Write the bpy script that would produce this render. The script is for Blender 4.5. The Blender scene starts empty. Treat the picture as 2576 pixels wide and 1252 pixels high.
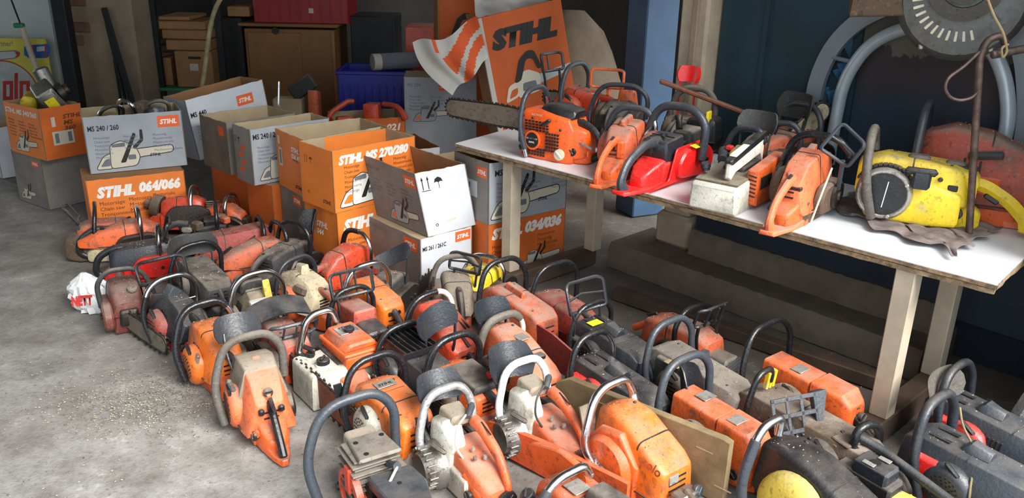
import bpy, bmesh, math, random
from mathutils import Vector, Matrix
R = math.radians
rnd = random.Random(7)
S = bpy.context.scene
COL = S.collection

# ---------------------------------------------------------------- camera, sky, sun, exposure
CAM_H, FPX, PITCH, ROLL = 1.40, 2100.0, 20.5, 1.2
cam_d = bpy.data.cameras.new('camera')
cam_d.sensor_fit = 'HORIZONTAL'; cam_d.sensor_width = 36.0
cam_d.lens = 36.0 * FPX / 2576.0
cam_d.clip_start = 0.02; cam_d.clip_end = 200
cam = bpy.data.objects.new('camera', cam_d); COL.objects.link(cam)
cam.location = (0, 0, CAM_H); cam.rotation_euler = (Matrix.Rotation(R(90 - PITCH), 3, 'X') @ Matrix.Rotation(R(ROLL), 3, 'Z')).to_euler()
S.camera = cam
SKY, SUNE, EXPO = 2.3, 8.0, 0.0
W = bpy.data.worlds.new('overcast_sky'); S.world = W; W.use_nodes = True
bg = W.node_tree.nodes['Background']
bg.inputs['Color'].default_value = (0.86, 0.94, 1.0, 1); bg.inputs['Strength'].default_value = SKY
sun_d = bpy.data.lights.new('hazy_sun', 'SUN'); sun_d.energy = SUNE; sun_d.angle = R(38); sun_d.color = (1.0, 0.98, 0.95)
sun = bpy.data.objects.new('hazy_sun', sun_d); COL.objects.link(sun)
sun.location = (3, -3, 4)
sun.rotation_euler = Vector((-0.55, 0.56, -0.68)).to_track_quat('-Z', 'Y').to_euler()
S.view_settings.view_transform = 'Standard'; S.view_settings.look = 'None'
S.view_settings.exposure = EXPO; S.view_settings.gamma = 1.0; S.view_settings.use_curve_mapping = False

# ---------------------------------------------------------------- where a pixel of the photo lies in the world
_s, _c, _sr, _cr = math.sin(R(PITCH)), math.cos(R(PITCH)), math.sin(R(ROLL)), math.cos(R(ROLL))
def _ray(px, py):
    u, v = (px - 1288) / FPX, (py - 626) / FPX
    u, v = u * _cr + v * _sr, v * _cr - u * _sr
    return u, _c - v * _s, -(_s + v * _c)
def G(px, py, z=0.0):
    x, y, w = _ray(px, py); t = (CAM_H - z) / -w
    return Vector((x * t, y * t, z))
def AT(px, py, Y):
    x, y, w = _ray(px, py); t = Y / y
    return Vector((x * t, Y, CAM_H + w * t))

AX = Vector((math.cos(R(-47)), math.sin(R(-47)), 0)); BX = Vector((-AX.y, AX.x, 0))      # along the table, across it

# ---------------------------------------------------------------- materials
def lin(c):
    c = c / 255.0
    return c / 12.92 if c <= 0.04045 else ((c + 0.055) / 1.055) ** 2.4
def rgb(r, g, b): return (lin(r), lin(g), lin(b), 1)
MATS = {}
def _new(name):
    m = bpy.data.materials.new(name); m.use_nodes = True; MATS[name] = m
    nt = m.node_tree; return m, nt, nt.nodes, nt.links, nt.nodes['Principled BSDF']
def _coords(n, l):
    tc = n.new('ShaderNodeTexCoord'); oi = n.new('ShaderNodeObjectInfo')
    mu = n.new('ShaderNodeMath'); mu.operation = 'MULTIPLY'; mu.inputs[1].default_value = 37.0
    l.new(oi.outputs['Random'], mu.inputs[0])
    ad = n.new('ShaderNodeVectorMath'); ad.operation = 'ADD'
    l.new(tc.outputs['Object'], ad.inputs[0]); l.new(mu.outputs[0], ad.inputs[1])
    return ad.outputs[0]
def _noise(n, l, vec, scale, detail=4, rough=0.6):
    t = n.new('ShaderNodeTexNoise'); t.inputs['Scale'].default_value = scale
    t.inputs['Detail'].default_value = detail; t.inputs['Roughness'].default_value = rough
    l.new(vec, t.inputs['Vector']); return t.outputs['Fac']
def _ramp(n, l, fac, a, b, va=0.0, vb=1.0):
    r = n.new('ShaderNodeMapRange'); r.clamp = True
    r.inputs[1].default_value = a; r.inputs[2].default_value = b; r.inputs[3].default_value = va; r.inputs[4].default_value = vb
    l.new(fac, r.inputs[0]); return r.outputs[0]
def _mul(n, l, a, b):
    m = n.new('ShaderNodeMath'); m.operation = 'MULTIPLY'
    l.new(a, m.inputs[0])
    if isinstance(b, float): m.inputs[1].default_value = b
    else: l.new(b, m.inputs[1])
    return m.outputs[0]
def _mix(n, l, fac, a, b):
    m = n.new('ShaderNodeMix'); m.data_type = 'RGBA'
    l.new(fac, m.inputs[0])
    for i, v in ((6, a), (7, b)):
        if isinstance(v, tuple): m.inputs[i].default_value = v
        else: l.new(v, m.inputs[i])
    return m.outputs[2]
DUST = rgb(150, 138, 126)
def paint(name, col, dust=0.45, dirt=0.35, rough=0.42, metal=0.0, wear=0.0, dustc=None, bump=0.28, scale=1.0):
    """worn surface: base colour, oily dirt in patches, saw dust lying on the upper faces, scratches"""
    m, nt, n, l, bs = _new(name)
    v = _coords(n, l)
    n1 = _noise(n, l, v, 11 * scale, 5); n2 = _noise(n, l, v, 34 * scale, 6, 0.7); n3 = _noise(n, l, v, 95 * scale, 3); n4 = _noise(n, l, v, 55 * scale, 2, 0.5)
    ge = n.new('ShaderNodeNewGeometry'); sx = n.new('ShaderNodeSeparateXYZ'); l.new(ge.outputs['Normal'], sx.inputs[0])
    up = _ramp(n, l, sx.outputs['Z'], 0.25, 0.95)
    dark = tuple(c * 0.22 + 0.008 for c in col[:3]) + (1,)
    c = _mix(n, l, _ramp(n, l, n2, 0.52, 0.75, 0.0, dirt), col, dark)
    n5 = _noise(n, l, v, 8.5 * scale, 6, 0.7)
    c = _mix(n, l, _ramp(n, l, n5, 0.50, 0.68, 0.0, min(.8, dirt * 1.5)), c, rgb(82, 66, 54) if col[0] * .3 + col[1] * .6 > .03 else rgb(58, 52, 46))
    if wear:
        c = _mix(n, l, _ramp(n, l, n1, 0.62, 0.66, 0.0, wear), c, rgb(165, 160, 150))
    lum = col[0] * .3 + col[1] * .6 + col[2] * .1
    c = _mix(n, l, _ramp(n, l, n3, 0.56, 0.78, 0.0, min(.5, .2 + dust * .35) * (.35 if lum < .06 else 1.0)), c, dustc or DUST)
    c = _mix(n, l, _ramp(n, l, n4, 0.635, 0.66, 0.0, .35 + .3 * dirt), c, dark)
    d = _mul(n, l, up, _ramp(n, l, n1, 0.30, 0.66))
    c = _mix(n, l, _mul(n, l, d, float(dust)), c, dustc or DUST)
    l.new(c, bs.inputs['Base Color'])
    ro = n.new('ShaderNodeMath'); ro.operation = 'ADD'; ro.use_clamp = True; ro.inputs[1].default_value = rough
    l.new(_mul(n, l, d, float(dust * 0.6)), ro.inputs[0]); l.new(ro.outputs[0], bs.inputs['Roughness'])
    bs.inputs['Metallic'].default_value = metal
    bp = n.new('ShaderNodeBump'); bp.inputs['Strength'].default_value = bump; bp.inputs['Distance'].default_value = 0.004
    l.new(n3, bp.inputs['Height']); l.new(bp.outputs[0], bs.inputs['Normal'])
    return m
def plain(name, col, rough=0.6, metal=0.0, var=0.12, scale=8.0, bump=0.1, dist=0.003):
    m, nt, n, l, bs = _new(name)
    v = _coords(n, l); n1 = _noise(n, l, v, scale, 6, 0.65)
    a = tuple(max(0, c * (1 - var * 2.2)) for c in col[:3]) + (1,); b = tuple(c * (1 + var) for c in col[:3]) + (1,)
    l.new(_mix(n, l, _ramp(n, l, n1, 0.3, 0.7), a, b), bs.inputs['Base Color'])
    bs.inputs['Roughness'].default_value = rough; bs.inputs['Metallic'].default_value = metal
    if bump:
        bp = n.new('ShaderNodeBump'); bp.inputs['Strength'].default_value = bump; bp.inputs['Distance'].default_value = dist
        l.new(_noise(n, l, v, scale * 6, 4), bp.inputs['Height']); l.new(bp.outputs[0], bs.inputs['Normal'])
    return m

# chainsaw finishes
paint('orange', rgb(228, 98, 38), 0.55, 0.5)
paint('orange_bright', rgb(244, 96, 28), 0.15, 0.15, 0.35)
paint('orange_pale', rgb(228, 112, 66), 0.8, 0.3, 0.5)
paint('orange_dusty', rgb(196, 90, 52), 0.95, 0.55, 0.55)
paint('orange_deep', rgb(234, 116, 34), 0.45, 0.4, 0.35)
paint('red_orange', rgb(210, 68, 36), 0.45, 0.5, 0.35)
paint('rust_red', rgb(166, 72, 54), 0.85, 0.55, 0.55)
paint('maroon', rgb(108, 54, 44), 0.6, 0.5, 0.5)
paint('brick_red', rgb(150, 52, 42), 0.6, 0.4, 0.55)
paint('red', rgb(214, 34, 30), 0.3, 0.3, 0.35)
paint('red_bright', rgb(236, 36, 34), 0.12, 0.12, 0.3)
paint('yellow', rgb(240, 206, 40), 0.5, 0.2, 0.4, wear=0.5)
paint('yellow_worn', rgb(214, 186, 72), 0.5, 0.3, 0.5, wear=0.9)
paint('yellow_dull', rgb(190, 158, 40), 0.6, 0.5, 0.5)
paint('cream', rgb(196, 182, 148), 0.6, 0.4, 0.6)
paint('white_case', rgb(206, 204, 190), 0.5, 0.35, 0.5)
paint('white_clean', rgb(232, 228, 214), 0.2, 0.25, 0.45)
paint('khaki_grey', rgb(122, 112, 88), 0.7, 0.5, 0.7)
paint('taupe', rgb(142, 130, 112), 0.7, 0.4, 0.7)
paint('black_plastic', rgb(28, 30, 34), 0.2, 0.2, 0.32)
paint('motor_grey', rgb(98, 102, 100), 0.5, 0.4, 0.5, 0.3)
paint('black_dusty', rgb(46, 46, 46), 0.8, 0.3, 0.6)
paint('charcoal', rgb(36, 41, 48), 0.28, 0.25, 0.34)
paint('slate', rgb(54, 61, 69), 0.25, 0.25, 0.34)
paint('brown_dirt', rgb(86, 68, 52), 0.7, 0.5, 0.8)
paint('black_rubber', rgb(24, 26, 30), 0.08, 0.15, 0.24)
paint('grey_rubber', rgb(88, 84, 78), 0.8, 0.4, 0.6)
paint('chrome', rgb(205, 208, 212), 0.15, 0.15, 0.22, 1.0, bump=0.05)
paint('alu', rgb(150, 148, 142), 0.35, 0.45, 0.42, 0.85)
paint('alu_dusty', rgb(140, 134, 124), 0.8, 0.45, 0.6, 0.5)
paint('white_chipped', rgb(224, 226, 226), 0.1, 0.95, 0.35, 0.0)
paint('alu_bright', rgb(196, 198, 198), 0.25, 0.35, 0.3, 0.6)
paint('steel_dark', rgb(70, 66, 62), 0.5, 0.5, 0.45, 0.8)
paint('bar_grey', rgb(128, 120, 106), 0.25, 0.45, 0.5, 0.4)
paint('bar_rust', rgb(128, 74, 50), 0.4, 0.5, 0.6, 0.3)
paint('bar_orange', rgb(226, 92, 40), 0.3, 0.35, 0.45)
paint('bar_red', rgb(146, 44, 38), 0.35, 0.4, 0.5)
paint('engine_black', rgb(26, 25, 25), 0.45, 0.3, 0.5)
paint('sticker_yellow', rgb(240, 214, 40), 0.05, 0.15, 0.4)
paint('plate_silver', rgb(176, 172, 164), 0.2, 0.5, 0.4, 0.5)
plain('ink_black', rgb(34, 32, 30), 0.6, bump=0)
plain('ink_brown', rgb(112, 58, 24), 0.7, bump=0)
plain('ink_grey', rgb(112, 116, 122), 0.7, bump=0)
plain('ink_white', rgb(236, 232, 224), 0.6, bump=0, var=0.05)
plain('ink_red', rgb(196, 48, 44), 0.6, bump=0)
plain('label_orange', rgb(232, 100, 44), 0.5, bump=0, var=0.04)
plain('wire_white', rgb(200, 194, 176), 0.5, bump=0)
# cartons
plain('carton_orange', rgb(232, 126, 46), 0.55, var=0.09, scale=5)
plain('carton_orange_dark', rgb(214, 104, 36), 0.6, var=0.12, scale=5)
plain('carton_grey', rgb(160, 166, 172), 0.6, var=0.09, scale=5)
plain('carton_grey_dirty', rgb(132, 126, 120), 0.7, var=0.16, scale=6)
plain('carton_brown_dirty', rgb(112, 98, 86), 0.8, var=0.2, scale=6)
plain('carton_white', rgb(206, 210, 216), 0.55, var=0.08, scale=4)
plain('kraft', rgb(176, 156, 124), 0.8, var=0.08, scale=9)
plain('kraft_brown', rgb(160, 118, 78), 0.8, var=0.10, scale=9)
plain('print_cream', rgb(206, 198, 178), 0.6, bump=0, var=0.04)
# room
plain('wood_pale', rgb(186, 172, 150), 0.7, var=0.12, scale=7, bump=0.2)
plain('wood_dark', rgb(84, 66, 54), 0.75, var=0.2, scale=9, bump=0.3)
plain('table_white', rgb(226, 227, 230), 0.32, var=0.035, scale=5, bump=0.03)
plain('plywood_edge', rgb(150, 126, 98), 0.85, var=0.35, scale=30, bump=0.5)
plain('rag', rgb(136, 122, 118), 0.95, var=0.25, scale=18, bump=0.4)
plain('rusty_rod', rgb(100, 82, 76), 0.55, 0.5, 0.3, 25, 0.3)
plain('silver_paint', rgb(178, 190, 198), 0.32, 0.25, 0.08, 6, 0.03)
plain('silver_matt', rgb(132, 140, 146), 0.5, 0.15, 0.1, 6, 0.05)
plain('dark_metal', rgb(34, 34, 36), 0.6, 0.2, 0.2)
plain('cabinet_brown', rgb(136, 92, 48), 0.55, var=0.12, scale=3, bump=0.05)
plain('crate_red', rgb(150, 18, 26), 0.5, bump=0.03)
plain('crate_blue', rgb(26, 34, 140), 0.45, bump=0.03)
plain('paper_white', rgb(190, 186, 176), 0.8, var=0.06)
plain('display_orange', rgb(198, 88, 22), 0.6, var=0.10, scale=3)
plain('flag_white', rgb(196, 192, 184), 0.8, var=0.06)
plain('flag_orange', rgb(224, 92, 42), 0.8, var=0.08)
plain('bamboo', rgb(172, 158, 116), 0.6, var=0.2, scale=20)
plain('board_beige', rgb(146, 126, 92), 0.8, var=0.22, scale=9, bump=0.4)
plain('poster_yellow', rgb(206, 196, 84), 0.6, var=0.08)
plain('poster_blue', rgb(44, 96, 170), 0.6, var=0.2, scale=30)
plain('poster_red', rgb(178, 50, 48), 0.6, bump=0)
plain('poster_grey', rgb(176, 182, 180), 0.6, bump=0)
plain('green_plastic', rgb(46, 132, 96), 0.5)
plain('brown_sack', rgb(104, 90, 74), 0.85, var=0.2, scale=5)
plain('bag_plastic', rgb(226, 226, 226), 0.35, var=0.05)
plain('blue_post', rgb(60, 88, 118), 0.55, var=0.12, scale=4)
plain('beige_post', rgb(178, 162, 140), 0.8, var=0.14, scale=5, bump=0.3)
plain('pillar_plaster', rgb(150, 132, 112), 0.9, var=0.14, scale=5, bump=0.4)
plain('brick_block', rgb(126, 92, 76), 0.9, var=0.2, scale=12, bump=0.5)
plain('ceiling_grey', rgb(120, 118, 112), 0.9, var=0.1, scale=2)
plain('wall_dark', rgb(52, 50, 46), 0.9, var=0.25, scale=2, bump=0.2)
plain('wall_white', rgb(196, 206, 204), 0.8, var=0.04, scale=2)
plain('step_concrete', rgb(114, 103, 90), 0.95, var=0.16, scale=7, bump=0.5)
plain('jamb_white', rgb(206, 204, 198), 0.9, var=0.16, scale=14, bump=0.9, dist=0.01)
plain('chip_wood', rgb(176, 164, 140), 0.9, var=0.3)
plain('chip_dark', rgb(112, 106, 96), 0.9, var=0.3)

def floor_material():
    m, nt, n, l, bs = _new('concrete_floor')
    tc = n.new('ShaderNodeTexCoord'); v = tc.outputs['Object']
    n1 = _noise(n, l, v, 0.9, 6, 0.6); n2 = _noise(n, l, v, 6, 7, 0.7); n3 = _noise(n, l, v, 70, 5, 0.8)
    c = _mix(n, l, _ramp(n, l, n2, 0.32, 0.7), rgb(106, 103, 97), rgb(166, 164, 160))
    c = _mix(n, l, _ramp(n, l, n1, 0.42, 0.72, 0.0, 0.55), c, rgb(110, 104, 94))
    c = _mix(n, l, _ramp(n, l, n3, 0.54, 0.72, 0.0, 0.75), c, rgb(78, 74, 68))
    sx = n.new('ShaderNodeSeparateXYZ'); l.new(v, sx.inputs[0])           # floor turns darker brown towards the steps, edge broken up by noise
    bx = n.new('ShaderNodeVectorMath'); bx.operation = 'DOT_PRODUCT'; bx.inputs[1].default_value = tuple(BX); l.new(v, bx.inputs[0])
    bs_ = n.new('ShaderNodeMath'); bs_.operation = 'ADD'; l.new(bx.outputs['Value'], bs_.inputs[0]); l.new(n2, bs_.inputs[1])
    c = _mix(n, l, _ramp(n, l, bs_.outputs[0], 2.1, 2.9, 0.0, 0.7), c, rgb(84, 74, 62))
    vo = n.new('ShaderNodeTexVoronoi'); vo.feature = 'DISTANCE_TO_EDGE'; vo.inputs['Scale'].default_value = 1.7
    wv = n.new('ShaderNodeVectorMath'); wv.operation = 'ADD'
    wn = n.new('ShaderNodeTexNoise'); wn.inputs['Scale'].default_value = 3.0; wn.inputs['Detail'].default_value = 6
    l.new(v, wn.inputs['Vector']); l.new(v, wv.inputs[0]); l.new(wn.outputs['Color'], wv.inputs[1]); l.new(wv.outputs[0], vo.inputs['Vector'])
    cr = _ramp(n, l, vo.outputs['Distance'], 0.0, 0.012, 1.0, 0.0)
    c = _mix(n, l, _mul(n, l, cr, _ramp(n, l, n2, 0.5, 0.62, 0.0, 0.55)), c, rgb(186, 184, 178))
    l.new(c, bs.inputs['Base Color']); bs.inputs['Roughness'].default_value = 0.8
    bp = n.new('ShaderNodeBump'); bp.inputs['Strength'].default_value = 0.55; bp.inputs['Distance'].default_value = 0.012
    sm = n.new('ShaderNodeMath'); sm.operation = 'ADD'; l.new(n2, sm.inputs[0]); l.new(_mul(n, l, n3, 0.5), sm.inputs[1])
    l.new(sm.outputs[0], bp.inputs['Height']); l.new(bp.outputs[0], bs.inputs['Normal'])
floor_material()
def navy_wall_material():
    """old paint: dark blue-green, peeled to olive plaster above a ragged line, maroon band under it"""
    m, nt, n, l, bs = _new('navy_wall')
    tc = n.new('ShaderNodeTexCoord'); v = tc.outputs['Object']; sx = n.new('ShaderNodeSeparateXYZ'); l.new(v, sx.inputs[0])
    n1 = _noise(n, l, v, 5, 7, 0.65); n2 = _noise(n, l, v, 2.2, 4)
    h = n.new('ShaderNodeMath'); h.operation = 'ADD'; l.new(sx.outputs['Z'], h.inputs[0]); l.new(_mul(n, l, n1, 0.30), h.inputs[1])
    c = _mix(n, l, _ramp(n, l, n2, 0.35, 0.65), rgb(26, 40, 54), rgb(34, 52, 66))
    c = _mix(n, l, _ramp(n, l, h.outputs[0], 1.00, 1.10), c, rgb(56, 46, 50))
    c = _mix(n, l, _ramp(n, l, h.outputs[0], 1.20, 1.205), c, rgb(96, 94, 82))
    l.new(c, bs.inputs['Base Color']); bs.inputs['Roughness'].default_value = 0.6
    bp = n.new('ShaderNodeBump'); bp.inputs['Strength'].default_value = 0.25; bp.inputs['Distance'].default_value = 0.006
    l.new(n1, bp.inputs['Height']); l.new(bp.outputs[0], bs.inputs['Normal'])
navy_wall_material()
plain('teal_panel', rgb(30, 58, 68), 0.5, var=0.15, scale=3)
plain('blue_peel', rgb(44, 92, 124), 0.7, var=0.3, scale=14)

# ---------------------------------------------------------------- mesh builder
def rounded(poly, r, n=3):
    """polygon (list of 2-D points) with its corners rounded"""
    out = []; N = len(poly)
    for i in range(N):
        p = Vector(poly[i]); a = Vector(poly[i - 1]) - p; b = Vector(poly[(i + 1) % N]) - p
        ri = r[i] if isinstance(r, (list, tuple)) else r
        k = min(ri, a.length * 0.48, b.length * 0.48)
        a = p + a.normalized() * k; b = p + b.normalized() * k
        for j in range(n + 1):
            t = j / n; out.append(tuple(a * (1 - t) ** 2 + p * 2 * t * (1 - t) + b * t * t))
    return out
def inset(poly, d):
    N = len(poly); out = []
    area = sum(poly[i - 1][0] * poly[i][1] - poly[i][0] * poly[i - 1][1] for i in range(N))
    sg = 1 if area > 0 else -1
    for i in range(N):
        p = Vector(poly[i]); e1 = p - Vector(poly[i - 1]); e2 = Vector(poly[(i + 1) % N]) - p
        e1 = e1.normalized() if e1.length > 1e-9 else e2.normalized(); e2 = e2.normalized() if e2.length > 1e-9 else e1
        nn = Vector((-e1.y - e2.y, e1.x + e2.x)) * sg
        if nn.length > 1e-6: p = p + nn.normalized() * d
        out.append(tuple(p))
    return out
def fillet(pts, r, n=5):
    """open 3-D path with rounded bends"""
    P = [Vector(p) for p in pts]; out = [P[0]]
    for i in range(1, len(P) - 1):
        a = P[i - 1] - P[i]; b = P[i + 1] - P[i]
        k = min(r, a.length * 0.48, b.length * 0.48)
        a = P[i] + a.normalized() * k; b = P[i] + b.normalized() * k
        for j in range(n + 1):
            t = j / n; out.append(a * (1 - t) ** 2 + P[i] * 2 * t * (1 - t) + b * t * t)
    out.append(P[-1]); return out
def cut(path, a, b):
    """the stretch of a path between two fractions of its length"""
    L = [0.0]
    for i in range(1, len(path)): L.append(L[-1] + (path[i] - path[i - 1]).length)
    T = L[-1]; a *= T; b *= T
    def at(s):
        for i in range(1, len(path)):
            if L[i] >= s - 1e-9:
                d = L[i] - L[i - 1]
                return path[i - 1].lerp(path[i], 0 if d < 1e-9 else (s - L[i - 1]) / d)
        return path[-1]
    return [at(a)] + [path[i] for i in range(len(path)) if a + 1e-4 < L[i] < b - 1e-4] + [at(b)]
class MB:
    def __init__(s): s.v = []; s.f = []; s.m = []; s.mi = 0
    def add(s, vs, fs):
        o = len(s.v); s.v += [tuple(v) for v in vs]
        for f in fs: s.f.append(tuple(i + o for i in f)); s.m.append(s.mi)
        return s
    def rings(s, rs, cap=True, closed=False):
        n = len(rs[0]); vs = [v for r in rs for v in r]; fs = []
        K = len(rs)
        for k in range(K if closed else K - 1):
            for i in range(n):
                j = (i + 1) % n; k2 = (k + 1) % K
                fs.append((k * n + i, k * n + j, k2 * n + j, k2 * n + i))
        if cap and not closed: fs += [tuple(range(n))[::-1], tuple((K - 1) * n + i for i in range(n))]
        return s.add(vs, fs)
    def box(s, c, d, rot=None, bev=0.0):
        x, y, z = (k / 2 for k in d)
        b = min(bev, x * .9, y * .9, z * .9)
        if b > 0:
            base = [(-x + b, -y), (x - b, -y), (x, -y + b), (x, y - b), (x - b, y), (-x + b, y), (-x, y - b), (-x, -y + b)]
            ins = inset(base, b)
            rs = [[(p[0], p[1], -z) for p in ins], [(p[0], p[1], -z + b) for p in base], [(p[0], p[1], z - b) for p in base], [(p[0], p[1], z) for p in ins]]
        else:
            base = [(-x, -y), (x, -y), (x, y), (-x, y)]
            rs = [[(p[0], p[1], -z) for p in base], [(p[0], p[1], z) for p in base]]
        M = Matrix.Translation(c) @ (rot.to_4x4() if rot else Matrix())
        return s.rings([[M @ Vector(p) for p in r] for r in rs])
    def prism(s, poly, axis, a, b, bev=0.0):
        """polygon in the two other axes (in x,y,z order) extruded along axis from a to b"""
        def P(p, t):
            return {'x': (t, p[0], p[1]), 'y': (p[0], t, p[1]), 'z': (p[0], p[1], t)}[axis]
        if bev > 0:
            q = inset(poly, bev); sg = 1 if b > a else -1
            seq = [(q, a), (poly, a + bev * sg), (poly, b - bev * sg), (q, b)]
        else: seq = [(poly, a), (poly, b)]
        return s.rings([[P(p, t) for p in pl] for pl, t in seq])
    def tube(s, path, r, n=10, flat=1.0, cap=True, closed=False):
        P = [Vector(p) for p in path]; K = len(P); rs = []; up = None
        for i in range(K):
            if closed: t = (P[(i + 1) % K] - P[i - 1])
            else: t = (P[min(i + 1, K - 1)] - P[max(i - 1, 0)])
            t.normalize()
            if up is None:
                up = Vector((1, 0, 0)) if abs(t.x) < 0.9 else Vector((0, 0, 1))
            up = (up - t * up.dot(t)).normalized(); w = t.cross(up)
            ri = r[i] if isinstance(r, (list, tuple)) else r
            rs.append([P[i] + up * (math.cos(a) * ri * flat) + w * (math.sin(a) * ri) for a in (2 * math.pi * j / n for j in range(n))])
        if cap and not closed:
            for e, k in ((0, 1), (-1, -2)):
                d = (P[e] - P[k]).normalized(); rr = r[e] if isinstance(r, (list, tuple)) else r
                q = [P[e] + (v - P[e]) * 0.7 + d * rr * 0.25 for v in rs[e]]
                if e == 0: rs.insert(0, q)
                else: rs.append(q)
        return s.rings(rs, cap, closed)
    def lathe(s, prof, c, axis, n=20):
        """profile of (distance along the axis, radius)"""
        ax = Vector(axis).normalized(); u = Vector((0, 0, 1)) if abs(ax.z) < 0.9 else Vector((1, 0, 0))
        u = (u - ax * u.dot(ax)).normalized(); w = ax.cross(u); c = Vector(c)
        return s.rings([[c + ax * d + (u * math.cos(a) + w * math.sin(a)) * r for a in (2 * math.pi * j / n for j in range(n))] for d, r in prof])
    def cowl(s, secs, e=0.008, n=3, cx=0.0):
        """shell lofted along y through rounded trapezoids (y, half width below, half width above, z0, z1, corner radius[, x shift])"""
        L = []
        for q in secs:
            y, wb, wt, z0, z1, r = q[:6]; dx = q[6] if len(q) > 6 else 0.0
            L.append([y, wb, wt, z0, z1, r, dx])
        def ring(q, d=0.0):
            y, wb, wt, z0, z1, r, dx = q
            pl = rounded([(-wb + d, z0 + d), (wb - d, z0 + d), (wt - d, z1 - d), (-wt + d, z1 - d)], [max(r * .5, .002), max(r * .5, .002), r, r], n)
            return pl
        rs = []
        for k, q in enumerate(L):
            if k == 0: rs.append([(p[0] + cx + q[6], q[0] - e, p[1]) for p in ring(q, e)])
            rs.append([(p[0] + cx + q[6], q[0], p[1]) for p in ring(q)])
            if k == len(L) - 1: rs.append([(p[0] + cx + q[6], q[0] + e, p[1]) for p in ring(q, e)])
        return s.rings(rs)
    def plate(s, fn, nu, nv, th):
        """thin sheet over u,v in -1..1; fn gives a point; thickness th"""
        g = [[Vector(fn(-1 + 2 * i / nu, -1 + 2 * j / nv)) for j in range(nv + 1)] for i in range(nu + 1)]
        vs = []; W_ = nv + 1; T = (nu + 1) * W_
        nr = []
        for i in range(nu + 1):
            for j in range(nv + 1):
                a = g[min(i + 1, nu)][j] - g[max(i - 1, 0)][j]; b = g[i][min(j + 1, nv)] - g[i][max(j - 1, 0)]
                q = a.cross(b); nr.append(q.normalized() if q.length > 1e-12 else Vector((0, 0, 1)))
        fl = [p for row in g for p in row]
        vs = [p + q * th / 2 for p, q in zip(fl, nr)] + [p - q * th / 2 for p, q in zip(fl, nr)]
        fs = []
        I = lambda i, j, k=0: i * W_ + j + k * T
        for i in range(nu):
            for j in range(nv):
                fs.append((I(i, j), I(i + 1, j), I(i + 1, j + 1), I(i, j + 1)))
                fs.append((I(i, j, 1), I(i, j + 1, 1), I(i + 1, j + 1, 1), I(i + 1, j, 1)))
        for i in range(nu):
            fs.append((I(i, 0), I(i, 0, 1), I(i + 1, 0, 1), I(i + 1, 0))); fs.append((I(i, nv), I(i + 1, nv), I(i + 1, nv, 1), I(i, nv, 1)))
        for j in range(nv):
            fs.append((I(0, j), I(0, j + 1), I(0, j + 1, 1), I(0, j, 1))); fs.append((I(nu, j), I(nu, j, 1), I(nu, j + 1, 1), I(nu, j + 1)))
        return s.add(vs, fs)
    def build(s, name, mats, parent=None, sharp=38, smooth=True, recalc=True):
        me = bpy.data.meshes.new(name); me.from_pydata(s.v, [], s.f)
        if isinstance(mats, str): mats = [mats]
        for k in mats: me.materials.append(MATS[k])
        if len(mats) > 1: me.polygons.foreach_set('material_index', s.m)
        if recalc:
            bm = bmesh.new(); bm.from_mesh(me); bmesh.ops.recalc_face_normals(bm, faces=bm.faces); bm.to_mesh(me); bm.free()
        if smooth:
            me.shade_smooth(); me.set_sharp_from_angle(angle=R(sharp))
        o = bpy.data.objects.new(name, me); COL.objects.link(o)
        if parent: o.parent = parent
        return o
def thing(name, label, cat, loc=(0, 0, 0), rz=0.0, group=None, scale=1.0, tilt=(0, 0)):
    o = bpy.data.objects.new(name, None); COL.objects.link(o); o.empty_display_size = 0.05
    o.location = loc; o.rotation_euler = (tilt[0], tilt[1], rz); o.scale = (scale,) * 3
    return tag(o, label, cat, group)
def tag(o, label, cat, group=None):
    o['label'] = label; o['category'] = cat
    if group: o['group'] = group
    return o
def struct(o): o['kind'] = 'structure'; return o
def stuff(o): o['kind'] = 'stuff'; return o
_TC = {}
def lettering(txt, size, mat, parent, M, shear=0.0, bold=0.0, align='LEFT', space=1.0, fit=None, lead=1.0, name='lettering', K=None):
    """flat printed letters: x to the right, y up in the frame M"""
    key = (txt, size, shear, bold, align, space, lead)
    if key not in _TC:
        cu = bpy.data.curves.new('lettering', 'FONT'); cu.body = txt; cu.size = size; cu.shear = shear
        cu.offset = bold; cu.align_x = align; cu.space_character = space; cu.space_line = lead; cu.resolution_u = 2
        cu.fill_mode = 'FRONT'
        o = bpy.data.objects.new('tmp', cu); COL.objects.link(o)
        me = bpy.data.meshes.new_from_object(o.evaluated_get(bpy.context.evaluated_depsgraph_get()))
        bpy.data.objects.remove(o); bpy.data.curves.remove(cu); _TC[key] = me
        me.name = 'lettering'
    me = _TC[key].copy(); me.materials.clear(); me.materials.append(MATS[mat])
    xs = [v.co.x for v in me.vertices]; wd = 1.0
    if fit and xs: wd = fit / max(max(xs) - min(xs), 1e-6)
    M = M @ Matrix.Diagonal((wd, 1, 1, 1))
    me.transform(K @ M if K else M)
    o = bpy.data.objects.new(name, me); COL.objects.link(o); o.parent = parent
    return o
def frame(o, u, v):
    """matrix with origin o, x along u, y along v"""
    u = Vector(u).normalized(); v = Vector(v).normalized(); n = u.cross(v).normalized(); v = n.cross(u)
    M = Matrix((u, v, n)).transposed().to_4x4(); M.translation = Vector(o); return M
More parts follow.
